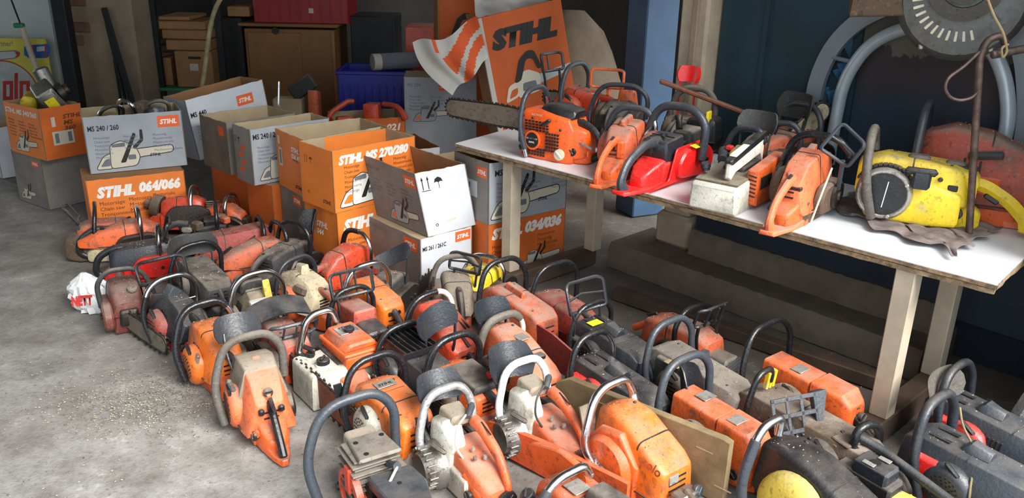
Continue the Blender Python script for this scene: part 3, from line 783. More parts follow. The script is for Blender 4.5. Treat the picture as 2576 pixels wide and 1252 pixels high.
# ---------------------------------------------------------------- cartons
WORDS = [['Motorsäge', 'Chain saw', 'Tronçonneuse', 'Motosierra', 'Moto-serra', 'Motosega'], ['Motosega', 'Akumopilana', 'Motorzaag', 'Motosåg'], ['Motorsåg', 'Moottorisaha', 'Motorová pila', 'Motorna pila', 'Mechaniczna pilarka']]
class Carton:
    def __init__(s, label, corner, z0, yaw, W=.44, D=.25, H=.28, front='carton_grey', side=None, inner='kraft', shear=(0, 0), group=None, tilt=(0, 0), top=False, zc=None, jag=.002):
        side = side or front; a = R(yaw); s.W, s.D, s.H = W, D, H
        c = G(corner[0], corner[1], z0 if zc is None else zc)
        ctr = c + Vector((math.cos(a), math.sin(a), 0)) * W / 2 + Vector((-math.sin(a), math.cos(a), 0)) * D / 2
        s.t = thing('carton', label, 'box', (ctr.x, ctr.y, z0), a, group, 1.0, tilt)
        s.K = Matrix.Identity(4); s.K[0][2] = shear[0]; s.K[1][2] = shear[1]
        w = .0045
        def panel(name, L, o, u, mat):
            n = 14; pl = [(0, 0), (L, 0)] + [(L - L * i / n, H + rnd.uniform(-jag, jag)) for i in range(n + 1)]
            u = Vector(u); nn = Vector((-u.y, u.x, 0)); o = Vector(o)
            mb = MB(); r0 = [o + u * p[0] + Vector((0, 0, p[1])) for p in pl]; r1 = [q + nn * w for q in r0]
            N = len(pl)
            mb.mi = 0; mb.add(r0, [tuple(range(N))]); mb.mi = 1; mb.add(r1, [tuple(range(N))[::-1]])
            mb.mi = 2; mb.add(r0 + r1, [(i, (i + 1) % N, N + (i + 1) % N, N + i) for i in range(N)])
            mb.v = [tuple(s.K @ Vector(v)) for v in mb.v]
            return mb.build(name, [mat, inner, inner], s.t, smooth=False, recalc=False)
        s.front = panel('panel', W, (-W / 2, -D / 2, 0), (1, 0, 0), front)
        panel('panel', D, (W / 2, -D / 2, 0), (0, 1, 0), side)
        panel('panel', W, (W / 2, D / 2, 0), (-1, 0, 0), front)
        s.side = panel('panel', D, (-W / 2, D / 2, 0), (0, -1, 0), side)
        MB().box((0, 0, .003), (W - .01, D - .01, .005)).build('bottom_panel', inner, s.t)
        if top: MB().box((0, 0, H - .004), (W - .01, D - .01, .005)).build('top_panel', inner, s.t)
    def F(s, face):
        W, D = s.W, s.D
        if face == 'f': return frame((-W / 2, -D / 2 - .0006, 0), (1, 0, 0), (0, 0, 1)), s.front, W
        return frame((-W / 2 - .0006, D / 2, 0), (0, -1, 0), (0, 0, 1)), s.side, D
    def text(s, face, u, v, txt, size, mat='ink_black', fit=None, shear=.0, bold=0.0, lead=1.0):
        M, par, L = s.F(face)
        return lettering(txt, size, mat, par, M @ Matrix.Translation((u, v, .0006)), shear, bold, fit=fit, lead=lead, K=s.K)
    def patch(s, face, u, v, w, h, mat, name='printed_patch', poly=None, lift=0.0):
        M, par, L = s.F(face); poly = poly or [(0, 0), (w, 0), (w, h), (0, h)]
        mb = MB(); mb.add([s.K @ (M @ Vector((u + p[0], v + p[1], .0002 + lift))) for p in poly], [tuple(range(len(poly)))])
        return mb.build(name, mat, par, smooth=False, recalc=False)
    def logo(s, face, u, v, w=.085, h=.042):
        s.patch(face, u, v, w, h, 'label_orange', 'printed_label')
        s.text(face, u + w * .10, v + h * .30, 'STIHL', h * .55, 'ink_white', w * .78, .25, h * .022)
    def words(s, u, v, size, mat, cols=((0, 6), (1, 4), (2, 5)), du=.13, face='f'):
        for i, (c, n) in enumerate(cols):
            s.text(face, u + du * i, v - i * .002, '\n'.join(WORDS[c][:n]), size, mat, lead=1.15)
    def drawing(s, u, v, k, body='print_cream', face='f', barlen=1.0):
        """line drawing of a saw, printed flat: dark outline under a pale fill"""
        def blob(pl, m, lift):
            s.patch(face, u, v, 0, 0, m, 'printed_drawing', [(p[0] * k, p[1] * k) for p in pl], lift)
        L = .62 + .55 * barlen
        bar = rounded([(.60, .17), (L, .22), (L, .33), (.60, .30)], .05, 4)
        blob(inset(bar, -.014), 'ink_black', .00005); blob(bar, 'print_cream', .0001)
        hd = rounded([(.0, .02), (.24, .02), (.36, .20), (.34, .30), (.12, .22)], .05, 4)
        blob(inset(hd, -.012), 'ink_black', .00005); blob(hd, body, .0001)
        blob(rounded([(.06, .06), (.20, .06), (.28, .18), (.15, .18)], .03, 3), 'carton_orange' if body != 'print_cream' else 'ink_grey', .00015)
        bd = rounded([(.22, .02), (.60, .04), (.66, .18), (.60, .36), (.40, .46), (.24, .40)], .05, 3)
        blob(inset(bd, -.012), 'ink_black', .00012); blob(bd, body, .00018)
        blob(rounded([(.36, .10), (.60, .58), (.64, .55), (.44, .10)], .02, 3), 'ink_black', .00024)
        blob(rounded([(.60, .30), (.74, .44), (.74, .62), (.70, .62), (.69, .46), (.56, .34)], .02, 3), 'ink_black', .00024)
        blob(rounded([(.26, .36), (.46, .36), (.46, .43), (.26, .41)], .02, 3), 'ink_grey', .00024)
        blob(rounded([(.48, .14), (.60, .14), (.60, .22), (.48, .22)], .02, 3), 'ink_grey', .00024)
    def arrows(s, face, u, v, k=1.0, mat='ink_black'):
        for i in range(2):
            x = u + i * .028 * k
            s.patch(face, x, v, 0, 0, mat, 'printed_arrow', [(.004 * k, 0), (.008 * k, 0), (.008 * k, .04 * k), (.012 * k, .04 * k), (.006 * k, .056 * k), (0, .04 * k), (.004 * k, .04 * k)])
        s.patch(face, u - .002, v - .006 * k, .044 * k, .003 * k, mat, 'printed_arrow')
        x = u + .085 * k
        s.patch(face, x, v + .022 * k, 0, 0, mat, 'printed_umbrella', [(-.022 * k, 0), (-.012 * k, .004 * k), (0, 0), (.012 * k, .004 * k), (.022 * k, 0), (.016 * k, .016 * k), (0, .024 * k), (-.016 * k, .016 * k)])
        s.patch(face, x - .0012, v - .004, .0024, .028 * k, mat, 'printed_umbrella')
G_ST = None
# left pile
c = Carton('grey carton standing on the floor under the orange carton of grey and yellow parts', (125, 528), 0, 56, .25, .30, .28, 'carton_grey_dirty', 'carton_grey_dirty', 'kraft', top=True)
c.logo('s', .20, .22, .07, .036); c.drawing(.03, .02, .16, face='s', barlen=.6); c.arrows('f', .10, .18, .8, 'ink_grey')
c1 = Carton('open orange carton at the far left holding grey and yellow machine parts', (118, 405), .282, 56, .22, .35, .265, 'carton_orange_dark', 'carton_orange', 'kraft')
c1.text('s', .015, .215, 'STIHL MS 340/360', .036, 'ink_white', .31, .25, .001); c1.words(.03, .175, .014, 'ink_brown', ((0, 6), (1, 4), (2, 5)), .10, 's'); c1.drawing(.06, .015, .21, 'print_cream', 's', .8)
c1.text('f', .115, .20, 'STIHL\nMS\n360', .030, 'ink_brown', .10, .2, .001); c1.patch('f', .05, .07, .11, .07, 'print_cream'); c1.patch('f', .055, .165, .02, .05, 'print_cream')
c1.patch('f', .062, .08, .02, .05, 'ink_grey', lift=.0003); c1.patch('f', .13, .08, .02, .05, 'ink_grey', lift=.0003)
c = Carton('pale dirty carton at the left edge of the picture behind the stacked pair', (70, 455), 0, 46, .34, .30, .30, 'carton_white', 'carton_white', 'kraft', zc=.0)
c.t.location = G(20, 440, 0) + Vector((.02, .15, 0)); c.logo('s', .22, .24, .06, .03)
# second stack
c5 = Carton('orange carton with a large white number, open, under the grey carton of handles', (238, 604), 0, 31, .44, .25, .292, 'carton_orange', 'carton_orange', 'kraft_brown', top=True)
c5.text('f', .04, .205, 'STIHL', .068, 'ink_white', .17, .25, .0045); c5.text('f', .225, .212, '064/066', .062, 'ink_white', .19, .2, .0042)
c5.text('f', .045, .165, 'Motorsäge\nChain saw\nTronçonneuse\nMotorzaag', .026, 'ink_brown', lead=1.05); c5.text('f', .175, .172, 'Motosega\nMotosierra\nMotorsåg', .026, 'ink_brown', lead=1.05); c5.text('f', .285, .178, 'Moottorisaha\nチェンソー', .026, 'ink_brown', .10, lead=1.05)
c4 = Carton('grey carton full of chrome handles standing on the orange one with the large white number', (228, 438), .294, 28, .44, .25, .274, 'carton_grey', 'carton_grey', 'kraft')
c4.text('f', .015, .205, 'MS 240 / 260', .034, 'ink_black', .135, 0, .0008); c4.logo('f', .325, .20, .10, .056)
c4.words(.035, .165, .0165, 'ink_grey', ((0, 6), (1, 4), (2, 5)), .13); c4.drawing(.03, .012, .30)
c4.text('f', .272, .062, 'STIHL', .020, 'ink_black', .05, .25, .0006)
# middle row, lower layer
c9 = Carton('plain orange carton on the floor under the grey one with red smears', (646, 560), 0, 44, .44, .25, .285, 'carton_orange_dark', 'carton_orange_dark', 'kraft', zc=0, top=True)
c9b = Carton('orange carton on the floor under the open brown-sided carton', (578, 545), 0, 45, .30, .42, .285, 'carton_orange_dark', 'carton_orange_dark', 'kraft', top=True)
p = G(583, 442, .287); c9b.t.location.x = p.x + .02; c9b.t.location.y = p.y + .33
p = G(644, 467, .287); c9.t.location.x = p.x + .14; c9.t.location.y = p.y + .25
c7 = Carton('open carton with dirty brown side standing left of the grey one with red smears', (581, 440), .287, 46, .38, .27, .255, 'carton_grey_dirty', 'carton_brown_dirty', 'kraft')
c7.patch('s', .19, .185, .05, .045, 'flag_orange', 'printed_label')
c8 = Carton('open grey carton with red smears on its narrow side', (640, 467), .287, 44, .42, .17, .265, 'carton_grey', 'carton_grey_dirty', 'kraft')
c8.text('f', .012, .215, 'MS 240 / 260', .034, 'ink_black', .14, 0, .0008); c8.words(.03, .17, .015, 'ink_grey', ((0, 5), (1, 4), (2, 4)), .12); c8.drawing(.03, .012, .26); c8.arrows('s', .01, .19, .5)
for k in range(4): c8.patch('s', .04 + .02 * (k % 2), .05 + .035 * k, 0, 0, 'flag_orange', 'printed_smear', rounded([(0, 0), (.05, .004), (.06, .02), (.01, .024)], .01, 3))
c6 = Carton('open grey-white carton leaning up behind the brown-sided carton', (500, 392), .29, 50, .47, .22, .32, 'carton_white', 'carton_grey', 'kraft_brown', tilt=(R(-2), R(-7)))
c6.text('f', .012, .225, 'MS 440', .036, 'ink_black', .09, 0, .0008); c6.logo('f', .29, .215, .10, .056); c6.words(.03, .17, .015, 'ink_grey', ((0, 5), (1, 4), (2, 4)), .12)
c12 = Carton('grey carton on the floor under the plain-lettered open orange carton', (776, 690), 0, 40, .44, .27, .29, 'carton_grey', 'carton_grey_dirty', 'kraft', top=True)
p = G(771, 496, .29); a_ = R(40)
c12.t.location.x = p.x + math.cos(a_) * .22 - math.sin(a_) * .135; c12.t.location.y = p.y + math.sin(a_) * .22 + math.cos(a_) * .135
c12.logo('s', .13, .225, .085, .045); c12.text('f', .01, .235, 'MS', .036, 'ink_black', .04, 0, .0008)
c10 = Carton('open orange carton with small white print and a barcode on its narrow side', (772, 500), .292, 39, .44, .29, .265, 'carton_orange', 'carton_orange', 'kraft')
c10.text('s', .16, .19, 'STIHL\n026 AV', .030, 'ink_white', .10, .25, .001); c10.text('s', .17, .15, 'Motorsäge', .014, 'ink_brown'); c10.patch('s', .025, .10, .035, .085, 'print_cream'); c10.patch('s', .033, .11, .018, .065, 'ink_grey', lift=.0003); c10.patch('s', .02, .20, .025, .04, 'print_cream'); c10.text('s', .18, .025, 'STIHL', .022, 'ink_black', .07, .25, .0006)
c13 = Carton('orange carton standing on the floor under the one with the long white title', (852, 640), 0, 46, .44, .25, .29, 'carton_orange', 'carton_orange', 'kraft', top=True)
p = G(847, 537, .29); a_ = R(46)
c13.t.location.x = p.x + math.cos(a_) * .22 - math.sin(a_) * .125; c13.t.location.y = p.y + math.sin(a_) * .22 + math.cos(a_) * .125
c13.text('s', .09, .20, 'STIHL\n044', .036, 'ink_white', .085, .25, .0012); c13.text('f', .03, .20, 'STIHL', .07, 'ink_white', .17, .25, .0045); c13.words(.05, .15, .022, 'ink_brown', ((0, 3), (1, 3)), .13)
c11 = Carton('open orange carton with long white title and a printed black and white saw', (843, 537), .292, 46, .44, .25, .268, 'carton_orange', 'carton_orange', 'kraft')
c11.text('f', .03, .205, 'STIHL MS 270/280', .05, 'ink_white', .37, .25, .0032); c11.words(.055, .182, .0185, 'ink_brown', ((0, 6), (1, 4), (2, 5)), .13); c11.drawing(.025, .012, .31, 'ink_white')
c11.arrows('s', .04, .19, .55, 'ink_brown'); c11.text('s', .165, .03, 'STIHL', .022, 'ink_brown', .06, .25, .0006); c11.text('s', .05, .05, 'o', .03, 'ink_brown')
# right-hand pair
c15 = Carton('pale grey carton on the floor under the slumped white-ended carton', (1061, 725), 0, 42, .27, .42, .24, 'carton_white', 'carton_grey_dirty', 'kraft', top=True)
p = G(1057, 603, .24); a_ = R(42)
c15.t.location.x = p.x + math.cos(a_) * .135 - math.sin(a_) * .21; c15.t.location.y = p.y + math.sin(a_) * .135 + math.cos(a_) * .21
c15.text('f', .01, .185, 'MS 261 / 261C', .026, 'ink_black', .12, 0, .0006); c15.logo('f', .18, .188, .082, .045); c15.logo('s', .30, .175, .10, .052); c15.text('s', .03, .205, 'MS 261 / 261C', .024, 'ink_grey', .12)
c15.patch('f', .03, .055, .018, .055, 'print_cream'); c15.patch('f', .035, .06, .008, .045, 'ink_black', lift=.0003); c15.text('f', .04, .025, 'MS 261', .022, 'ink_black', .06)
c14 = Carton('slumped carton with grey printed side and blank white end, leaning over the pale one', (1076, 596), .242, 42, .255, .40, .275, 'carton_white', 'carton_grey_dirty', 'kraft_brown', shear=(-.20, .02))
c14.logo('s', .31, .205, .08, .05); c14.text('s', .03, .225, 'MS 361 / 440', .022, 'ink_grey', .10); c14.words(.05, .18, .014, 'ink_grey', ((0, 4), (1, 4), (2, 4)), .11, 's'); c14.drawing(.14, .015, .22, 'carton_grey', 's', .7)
c14.arrows('f', .02, .20, 1.0); c14.text('f', .05, .035, 'o', .03, 'ink_black'); c14.patch('f', .11, .045, .05, .009, 'print_cream', 'printed_patch', rounded([(0, 0), (.05, .004), (.05, .012), (0, .009)], .004, 2))
c17 = Carton('orange carton with white number on the floor behind the table leg', (1215, 690), 0, 38, .43, .25, .265, 'carton_orange_dark', 'carton_orange_dark', 'kraft', top=True)
p = G(1228, 566, .265); a_ = R(38)
c17.t.location.x = p.x + math.cos(a_) * .215 - math.sin(a_) * .125; c17.t.location.y = p.y + math.sin(a_) * .215 + math.cos(a_) * .125
c17.text('f', .02, .195, 'STIHL 034/036', .062, 'ink_white', .39, .25, .0042); c17.text('f', .02, .15, 'Motorsäge\nChain saw\nTronçonneuse', .024, 'ink_brown', lead=1.05); c17.text('f', .27, .16, 'Motosierra\nMotorsåg\nMoottorisaha\nチェンソー', .022, 'ink_brown', lead=1.05); c17.drawing(.17, .01, .20, 'print_cream')
c16 = Carton('open grey carton with black number standing on the orange one behind the table leg', (1228, 566), .267, 38, .43, .25, .265, 'carton_grey', 'carton_grey_dirty', 'kraft_brown')
c16.text('f', .03, .205, 'MS 440', .036, 'ink_black', .10, 0, .0008); c16.words(.04, .165, .0165, 'ink_grey', ((0, 6), (1, 4), (2, 4)), .15); c16.drawing(.01, .012, .32); c16.text('f', .265, .06, 'STIHL', .022, 'ink_black', .055, .25, .0006)
c16.logo('s', .165, .195, .075, .045); c16.text('s', .02, .225, 'MS 440', .022, 'ink_grey', .06); c16.patch('s', .04, .10, .13, .07, 'carton_white'); c16.patch('s', .05, .135, .07, .022, 'ink_grey', lift=.0003)
# rear boxes
c18 = Carton('orange carton with white number holding orange saw housings, behind the open ones', (905, 400), 0, 20, .42, .28, .30, 'carton_orange_dark', 'carton_orange_dark', 'kraft')
p = AT(1019, 291, 5.0); c18.t.location = (p.x - .24, 5.02, p.z - .30 if p.z > .32 else 0); c18.text('f', .12, .225, 'STIHL  021', .055, 'ink_white', .27, .2, .002)
c19 = Carton('empty brown kraft-lined carton with white front behind the long-titled orange one', (1030, 420), 0, 30, .46, .36, .33, 'carton_white', 'carton_white', 'kraft_brown')
p = AT(1100, 330, 4.45); c19.t.location = (p.x - .27, 4.45, 0); c19.text('f', .27, .235, 'MS 171 / 181', .028, 'ink_black', .13)
c20 = Carton('small orange carton with a torn pointed flap behind the slumped carton', (1070, 420), 0, 40, .30, .26, .36, 'carton_orange', 'carton_orange', 'kraft')
p = AT(1110, 395, 3.95); c20.t.location = (p.x + .03, 4.02, 0); c20.arrows('s', .06, .26, .6)
c21 = Carton('grey carton with orange label standing right of the blue crate', (1018, 300), 0, 4, .44, .26, .60, 'carton_grey', 'carton_grey', 'kraft', top=True)
p = AT(1008, 205, 5.05); c21.t.location = (p.x + .23, 5.18, 0); c21.H = .6
c21.text('f', .02, .545, 'MS 250', .028, 'ink_grey', .08); c21.logo('f', .21, .52, .09, .055); c21.words(.03, .48, .017, 'ink_grey', ((0, 5), (1, 4), (2, 4)), .13); c21.drawing(.05, .33, .22, 'carton_grey')
# ---------------------------------------------------------------- far corner of the shed
def rect(px0, py0, px1, py1, Y):
    a, b = AT(px0, py0, Y), AT(px1, py1, Y); return a.x, b.x, b.z, a.z
# poster board
x0, x1, z0, z1 = rect(-150, 92, 150, 300, 5.62)
t = thing('poster_board', 'yellow advertising board with red lettering in a pale circle behind the far-left carton', 'poster', ((x0 + x1) / 2, 5.62, 0))
hw = (x1 - x0) / 2
b = MB().box((0, 0, z1 / 2), (hw * 2, .014, z1), None, .002).build('board', 'poster_yellow', t)
def pp(px, py): q = AT(px, py, 5.61); return (q.x - (x0 + x1) / 2, q.z)
def pprint(name, pts, mat, lift=0.0, raw=False):
    pl = pts if raw else [pp(*p) for p in pts]
    mb = MB(); mb.add([(p[0], -.0078 - lift, p[1]) for p in pl], [tuple(range(len(pl)))]); return mb.build(name, mat, b, smooth=False, recalc=False)
cx, cz = pp(20, 232); rr = .205
pprint('printed_ring', [(cx + math.cos(i * .157) * (rr + .008), cz + math.sin(i * .157) * (rr + .008)) for i in range(40)], 'poster_red', 0, True)
pprint('printed_circle', [(cx + math.cos(i * .157) * rr, cz + math.sin(i * .157) * rr) for i in range(40)], 'poster_grey', .0005, True)
for px0, rects_ in ((-26, [(0, 0, 24, 8), (0, 20, 24, 28), (0, 40, 24, 48), (0, 20, 8, 48), (16, 0, 24, 28)]), (7, [(0, 0, 9, 48), (17, 0, 26, 48), (0, 0, 26, 9), (0, 39, 26, 48)]), (36, [(0, 0, 9, 68)]), (49, [(0, 0, 9, 48), (17, 0, 26, 48), (0, 0, 26, 9), (0, 39, 26, 48)])):
    for i, (xa, ya, xb, yb) in enumerate(rects_):
        pprint('printed_letter', [(px0 + xa, 252 - ya), (px0 + xb, 251 - ya), (px0 + xb, 251 - yb), (px0 + xa, 252 - yb)], 'poster_red', .0012 + .0003 * i)
pprint('printed_bar', [(-60, 132), (40, 126), (51, 132), (48, 142), (38, 147), (-60, 160)], 'ink_grey', .0002)
pprint('printed_bar', [(-60, 134), (40, 129), (47, 133), (44, 141), (36, 145), (-60, 157)], 'poster_grey', .0006)
pprint('printed_bar', [(36, 129), (50, 132), (46, 143), (36, 146), (42, 138)], 'poster_red', .001)
q = pp(-40, 116); lettering('Ihr Partner!', .05, 'ink_grey', b, frame((q[0], -.0095, q[1]), (1, 0, .02), (0, 0, 1)), fit=.19)
pprint('printed_barrel', [(60, 118), (66, 114), (122, 110), (126, 118), (125, 138), (118, 146), (72, 146), (60, 138)], 'poster_blue', .0004)
pprint('printed_barrel', [(92, 118), (112, 116), (112, 128), (92, 130)], 'poster_grey', .0008)
pprint('printed_band', [(112, 112), (116, 112), (117, 144), (113, 144)], 'poster_red', .001); pprint('printed_band', [(76, 116), (84, 116), (86, 145), (78, 145)], 'poster_red', .001)
pprint('printed_box', [(104, 210), (146, 208), (148, 236), (106, 238)], 'ink_black', .0004); pprint('printed_box', [(107, 213), (142, 211), (144, 233), (109, 235)], 'poster_yellow', .0008)
def rod(name, label, cat, a, b_, r, mat, n=8):
    o = MB().tube([a, b_], r, n).build(name, mat); return tag(o, label, cat)
t = thing('garden_tool', 'long thin tool with wooden shaft leaning against the yellow board', 'tool', AT(128, 250, 5.5))
L0 = Vector(t.location)
MB().tube([AT(128, 250, 5.5) - L0 - Vector((0, 0, .12)), AT(52, 62, 5.5) - L0], .018, 8).build('shaft', 'wood_pale', t)
MB().tube([AT(52, 62, 5.5) - L0, AT(24, -12, 5.5) - L0], .006, 6).build('tip', 'dark_metal', t)
MB().box(AT(48, 64, 5.5) - L0, (.06, .04, .03), None, .006).build('collar', 'green_plastic', t)
# timber and rods leaning against the pillar
for i, (a, b_, r_) in enumerate([((330, 250), (262, 22), .022), ((318, 262), (268, 60), .012), ((306, 262), (288, 150), .010)]):
    A0, B0 = AT(*a, 5.55), AT(*b_, 5.66); A0 = A0 + (A0 - B0) * (max(0, A0.z - .01) / max(.05, (B0.z - A0.z)))
    o = MB().tube([A0, B0], r_, 6).build('leaning_rod', 'dark_metal'); tag(o, ['thick dark pole leaning against the plaster pillar', 'thin dark rod beside the thick leaning pole', 'shortest dark rod leaning beside the plaster pillar'][i], 'rod')
# steel rack with flat cardboard and a lidded box
t = thing('steel_rack', 'dark steel rack stacked with cardboard at the back of the shed', 'rack', AT(455, 220, 6.1) * 1.0)
t.location.z = 0; L0 = Vector(t.location)
for px in (395, 556):
    for Y in (6.05, 6.6):
        q = AT(px, 120, Y); MB().box((q.x - L0.x, Y - L0.y, .6), (.045, .045, 1.2), None, .004).build('upright', 'dark_metal', t)
qa, qb = AT(395, 218, 6.05), AT(556, 218, 6.05)
MB().box(((qa.x + qb.x) / 2 - L0.x, 6.32 - L0.y, qa.z - .012), (qb.x - qa.x + .1, .62, .022), None, .003).build('shelf', 'green_plastic', t)
qs = qa.z
def kbox(name, label, cat, px0, py0, px1, py1, Y, D, mat, rz=0.0, bev=.004, group=None, zlow=None):
    a, b_ = AT(px0, py0, Y), AT(px1, py1, Y)
    zl = b_.z if zlow is None else zlow
    o = MB().box((0, 0, (a.z - zl) / 2), (b_.x - a.x, D, a.z - zl), None, bev).build(name, mat)
    o.location = ((a.x + b_.x) / 2, Y + D / 2, zl); o.rotation_euler.z = rz
    return tag(o, label, cat, group)
o = kbox('archive_box', 'tan cardboard box with a dark hand slot and small white label on the rack', 'box', 437, 128, 540, 216, 6.06, .40, 'kraft_brown', 0, .004, None, qs)
zt = AT(437, 128, 6.06).z
a, b_ = AT(472, 141, 6.05), AT(501, 146, 6.05)
wd = o.dimensions.x
MB().box((.01, -.2005, (zt - qs) * .82), (.09, .003, .018), None, .001).build('hand_slot', 'ink_black', o)
MB().box((.0, -.2005, (zt - qs) * .56), (.06, .002, .05)).build('paper_label', 'paper_white', o)
o = kbox('small_kraft_box', 'narrow tan box on the rack, between the upright and the box with the hand slot', 'box', 408, 145, 432, 176, 6.12, .30, 'kraft_brown', 0, .004, None, qs); o.dimensions
o = kbox('rack_box', 'brown box half hidden behind the rack upright, left of the tan boxes', 'box', 362, 146, 401, 178, 6.2, .3, 'kraft_brown', 0, .004, None, qs)
zz = zt
for i, (px0, px1, h) in enumerate([(412, 524, .075), (404, 518, .07), (398, 514, .06), (398, 476, .03)]):
    a, b_ = AT(px0, 100, 6.06), AT(px1, 100, 6.06)
    o = MB().box((0, 0, h / 2), (b_.x - a.x, .36, h - .003), None, .006).build('cardboard_tray', 'kraft_brown')
    o.location = ((a.x + b_.x) / 2, 6.26 + .02 * (i % 2), zz + .0008); o.rotation_euler.z = R([1, -2, 1.5, 0][i]); zz += h
    tag(o, ['lowest flat tan tray lying on the box with the hand slot', 'second flat tan tray in the stack on the rack', 'third flat tan tray in the stack on the rack', 'short tan sheet on top of the stacked trays'][i], 'tray', None)
for i in range(7):
    q = AT(376 + rnd.uniform(-12, 12), 62 + i * 11, 6.15)
    o = MB().cowl([(-.12, .026, .022, 0, .04, .012), (.12, .028, .024, 0, .044, .012)]).build('firewood_stick', 'wood_pale'); o.location = (q.x, 6.3, q.z - .02)
    tag(o, ['topmost', 'second from the top of the', 'third from the top of the', 'middle one of the', 'third from the bottom of the', 'second from the bottom of the', 'lowest'][i] + ' split logs stacked at the left of the rack', 'wood', 'split logs at the left of the rack')
# tall cabinet with a red crate on it
x0, x1, z0, z1 = rect(604, 57, 858, 300, 6.25)
t = thing('brown_cabinet', 'brown wooden cabinet with a dark round hole below the red crate', 'cabinet', ((x0 + x1) / 2, 6.5, 0))
w = x1 - x0
MB().box((0, 0, z1 / 2 - .02), (w - .04, .48, z1 - .04), None, .004).build('body', 'cabinet_brown', t)
MB().box((0, 0, z1 - .012), (w + .03, .53, .024), None, .006).build('top_board', 'cabinet_brown', t)
MB().box((w / 2 - .03, -.247, z1 / 2 - .02), (.02, .012, z1 - .06), None, .003).build('trim', 'kraft_brown', t)
MB().box((-w * .16, -.244, z1 / 2 - .02), (w * .56, .012, z1 - .09), None, .003).build('door', 'cabinet_brown', t)
q = AT(692, 78, 6.24); MB().lathe([(0, .026), (.006, .026), (.006, .001)], (q.x - t.location.x, -.25, q.z), (0, -1, 0), 14).build('finger_hole', 'ink_black', t)
def crate(name, label, x0, x1, y0, y1, z0, z1, mat, rz=0.0):
    t = thing(name, label, 'crate', ((x0 + x1) / 2, (y0 + y1) / 2, z0), rz)
    W_, D_, H_ = x1 - x0, y1 - y0, z1 - z0
    for nm, c, d in (('wall', (0, -D_ / 2, H_ / 2), (W_, .012, H_)), ('wall', (0, D_ / 2, H_ / 2), (W_, .012, H_)), ('wall', (-W_ / 2, 0, H_ / 2), (.012, D_, H_)), ('wall', (W_ / 2, 0, H_ / 2), (.012, D_, H_)), ('base', (0, 0, .008), (W_, D_, .016))):
        MB().box(c, d, None, .003).build(nm, mat, t)
    rim = MB()
    for s_ in (-1, 1):
        rim.box((0, s_ * (D_ / 2 + .006), H_ - .012), (W_ + .03, .02, .024), None, .004); rim.box((s_ * (W_ / 2 + .006), 0, H_ - .012), (.02, D_ + .03, .024), None, .004)
    rim.build('rim', mat, t)
    rb = MB()
    for i in range(9): rb.box((-W_ / 2 + W_ * (i + .5) / 9, -D_ / 2 - .008, H_ * .45), (.010, .008, H_ * .8), None, .002)
    rb.build('ribs', mat, t); return t
zc = z1
x0, x1, _, z1 = rect(630, -60, 872, 52, 6.28)
t = crate('red_crate', 'red plastic crate standing on the brown cabinet', x0, x1, 6.30, 6.68, zc + .001, z1, 'crate_red')
q = AT(783, 30, 6.29); MB().box((q.x - t.location.x, -.203, .09), (.035, .002, .035)).build('paper_label', 'paper_white', t)
o = kbox('small_carton', 'small tan carton left of the red crate', 'box', 571, 16, 628, 42, 6.3, .2, 'kraft_brown', 0, .003, None)
a, b_ = AT(560, 44, 6.3), AT(602, 44, 6.3)
# stand under the small carton: dark cupboard left of the cabinet
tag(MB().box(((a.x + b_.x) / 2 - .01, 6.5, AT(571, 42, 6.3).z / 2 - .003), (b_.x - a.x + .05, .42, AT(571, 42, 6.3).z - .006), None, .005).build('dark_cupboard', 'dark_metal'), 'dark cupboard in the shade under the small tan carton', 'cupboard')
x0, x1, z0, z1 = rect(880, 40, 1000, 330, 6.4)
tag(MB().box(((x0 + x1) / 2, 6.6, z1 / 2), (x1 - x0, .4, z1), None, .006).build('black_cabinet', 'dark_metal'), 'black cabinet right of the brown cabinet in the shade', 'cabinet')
# cane hanging in front of the rack
pts = [AT(505, 235, 5.3), AT(516, 170, 5.3), AT(524, 100, 5.3), AT(532, 50, 5.3), AT(545, 12, 5.3), AT(566, -20, 5.3)]
pts[0] = pts[0] + (pts[0] - pts[1]) * 2.6; pts[0].z = .01
tag(MB().tube(fillet(pts, .12, 4), .014, 8).build('bamboo_cane', 'bamboo'), 'bent pale cane standing in front of the tan boxes', 'cane')
# blue crate and a paper roll
x0, x1, z0, z1 = rect(838, 186, 1012, 290, 5.15)
crate('blue_crate', 'dark blue plastic crate behind the orange saw housings', x0, x1, 5.30, 5.62, 0, z1, 'crate_blue')
a, b_ = AT(938, 190, 5.32), AT(1040, 168, 5.45)
a.z = b_.z = z1 + .052
t = thing('paper_roll', 'roll of printed paper lying on the rim of the blue crate', 'paper', a)
MB().lathe([(0, .05), (0.001, .052), ((b_ - a).length, .052), ((b_ - a).length, .046), (.0, .044), (0, .05)], (0, 0, 0), b_ - a, 18).build('sheet', 'paper_white', t)
MB().lathe([(.05, .0526), (.30, .0526)], (0, 0, 0), b_ - a, 18).build('print', 'ink_grey', t)
# red-orange carton in the shade
o = kbox('red_carton', 'red-orange carton in the shade left of the display board', 'box', 1019, 68, 1092, 150, 5.7, .3, 'red_orange', 0, .003, None, 0)
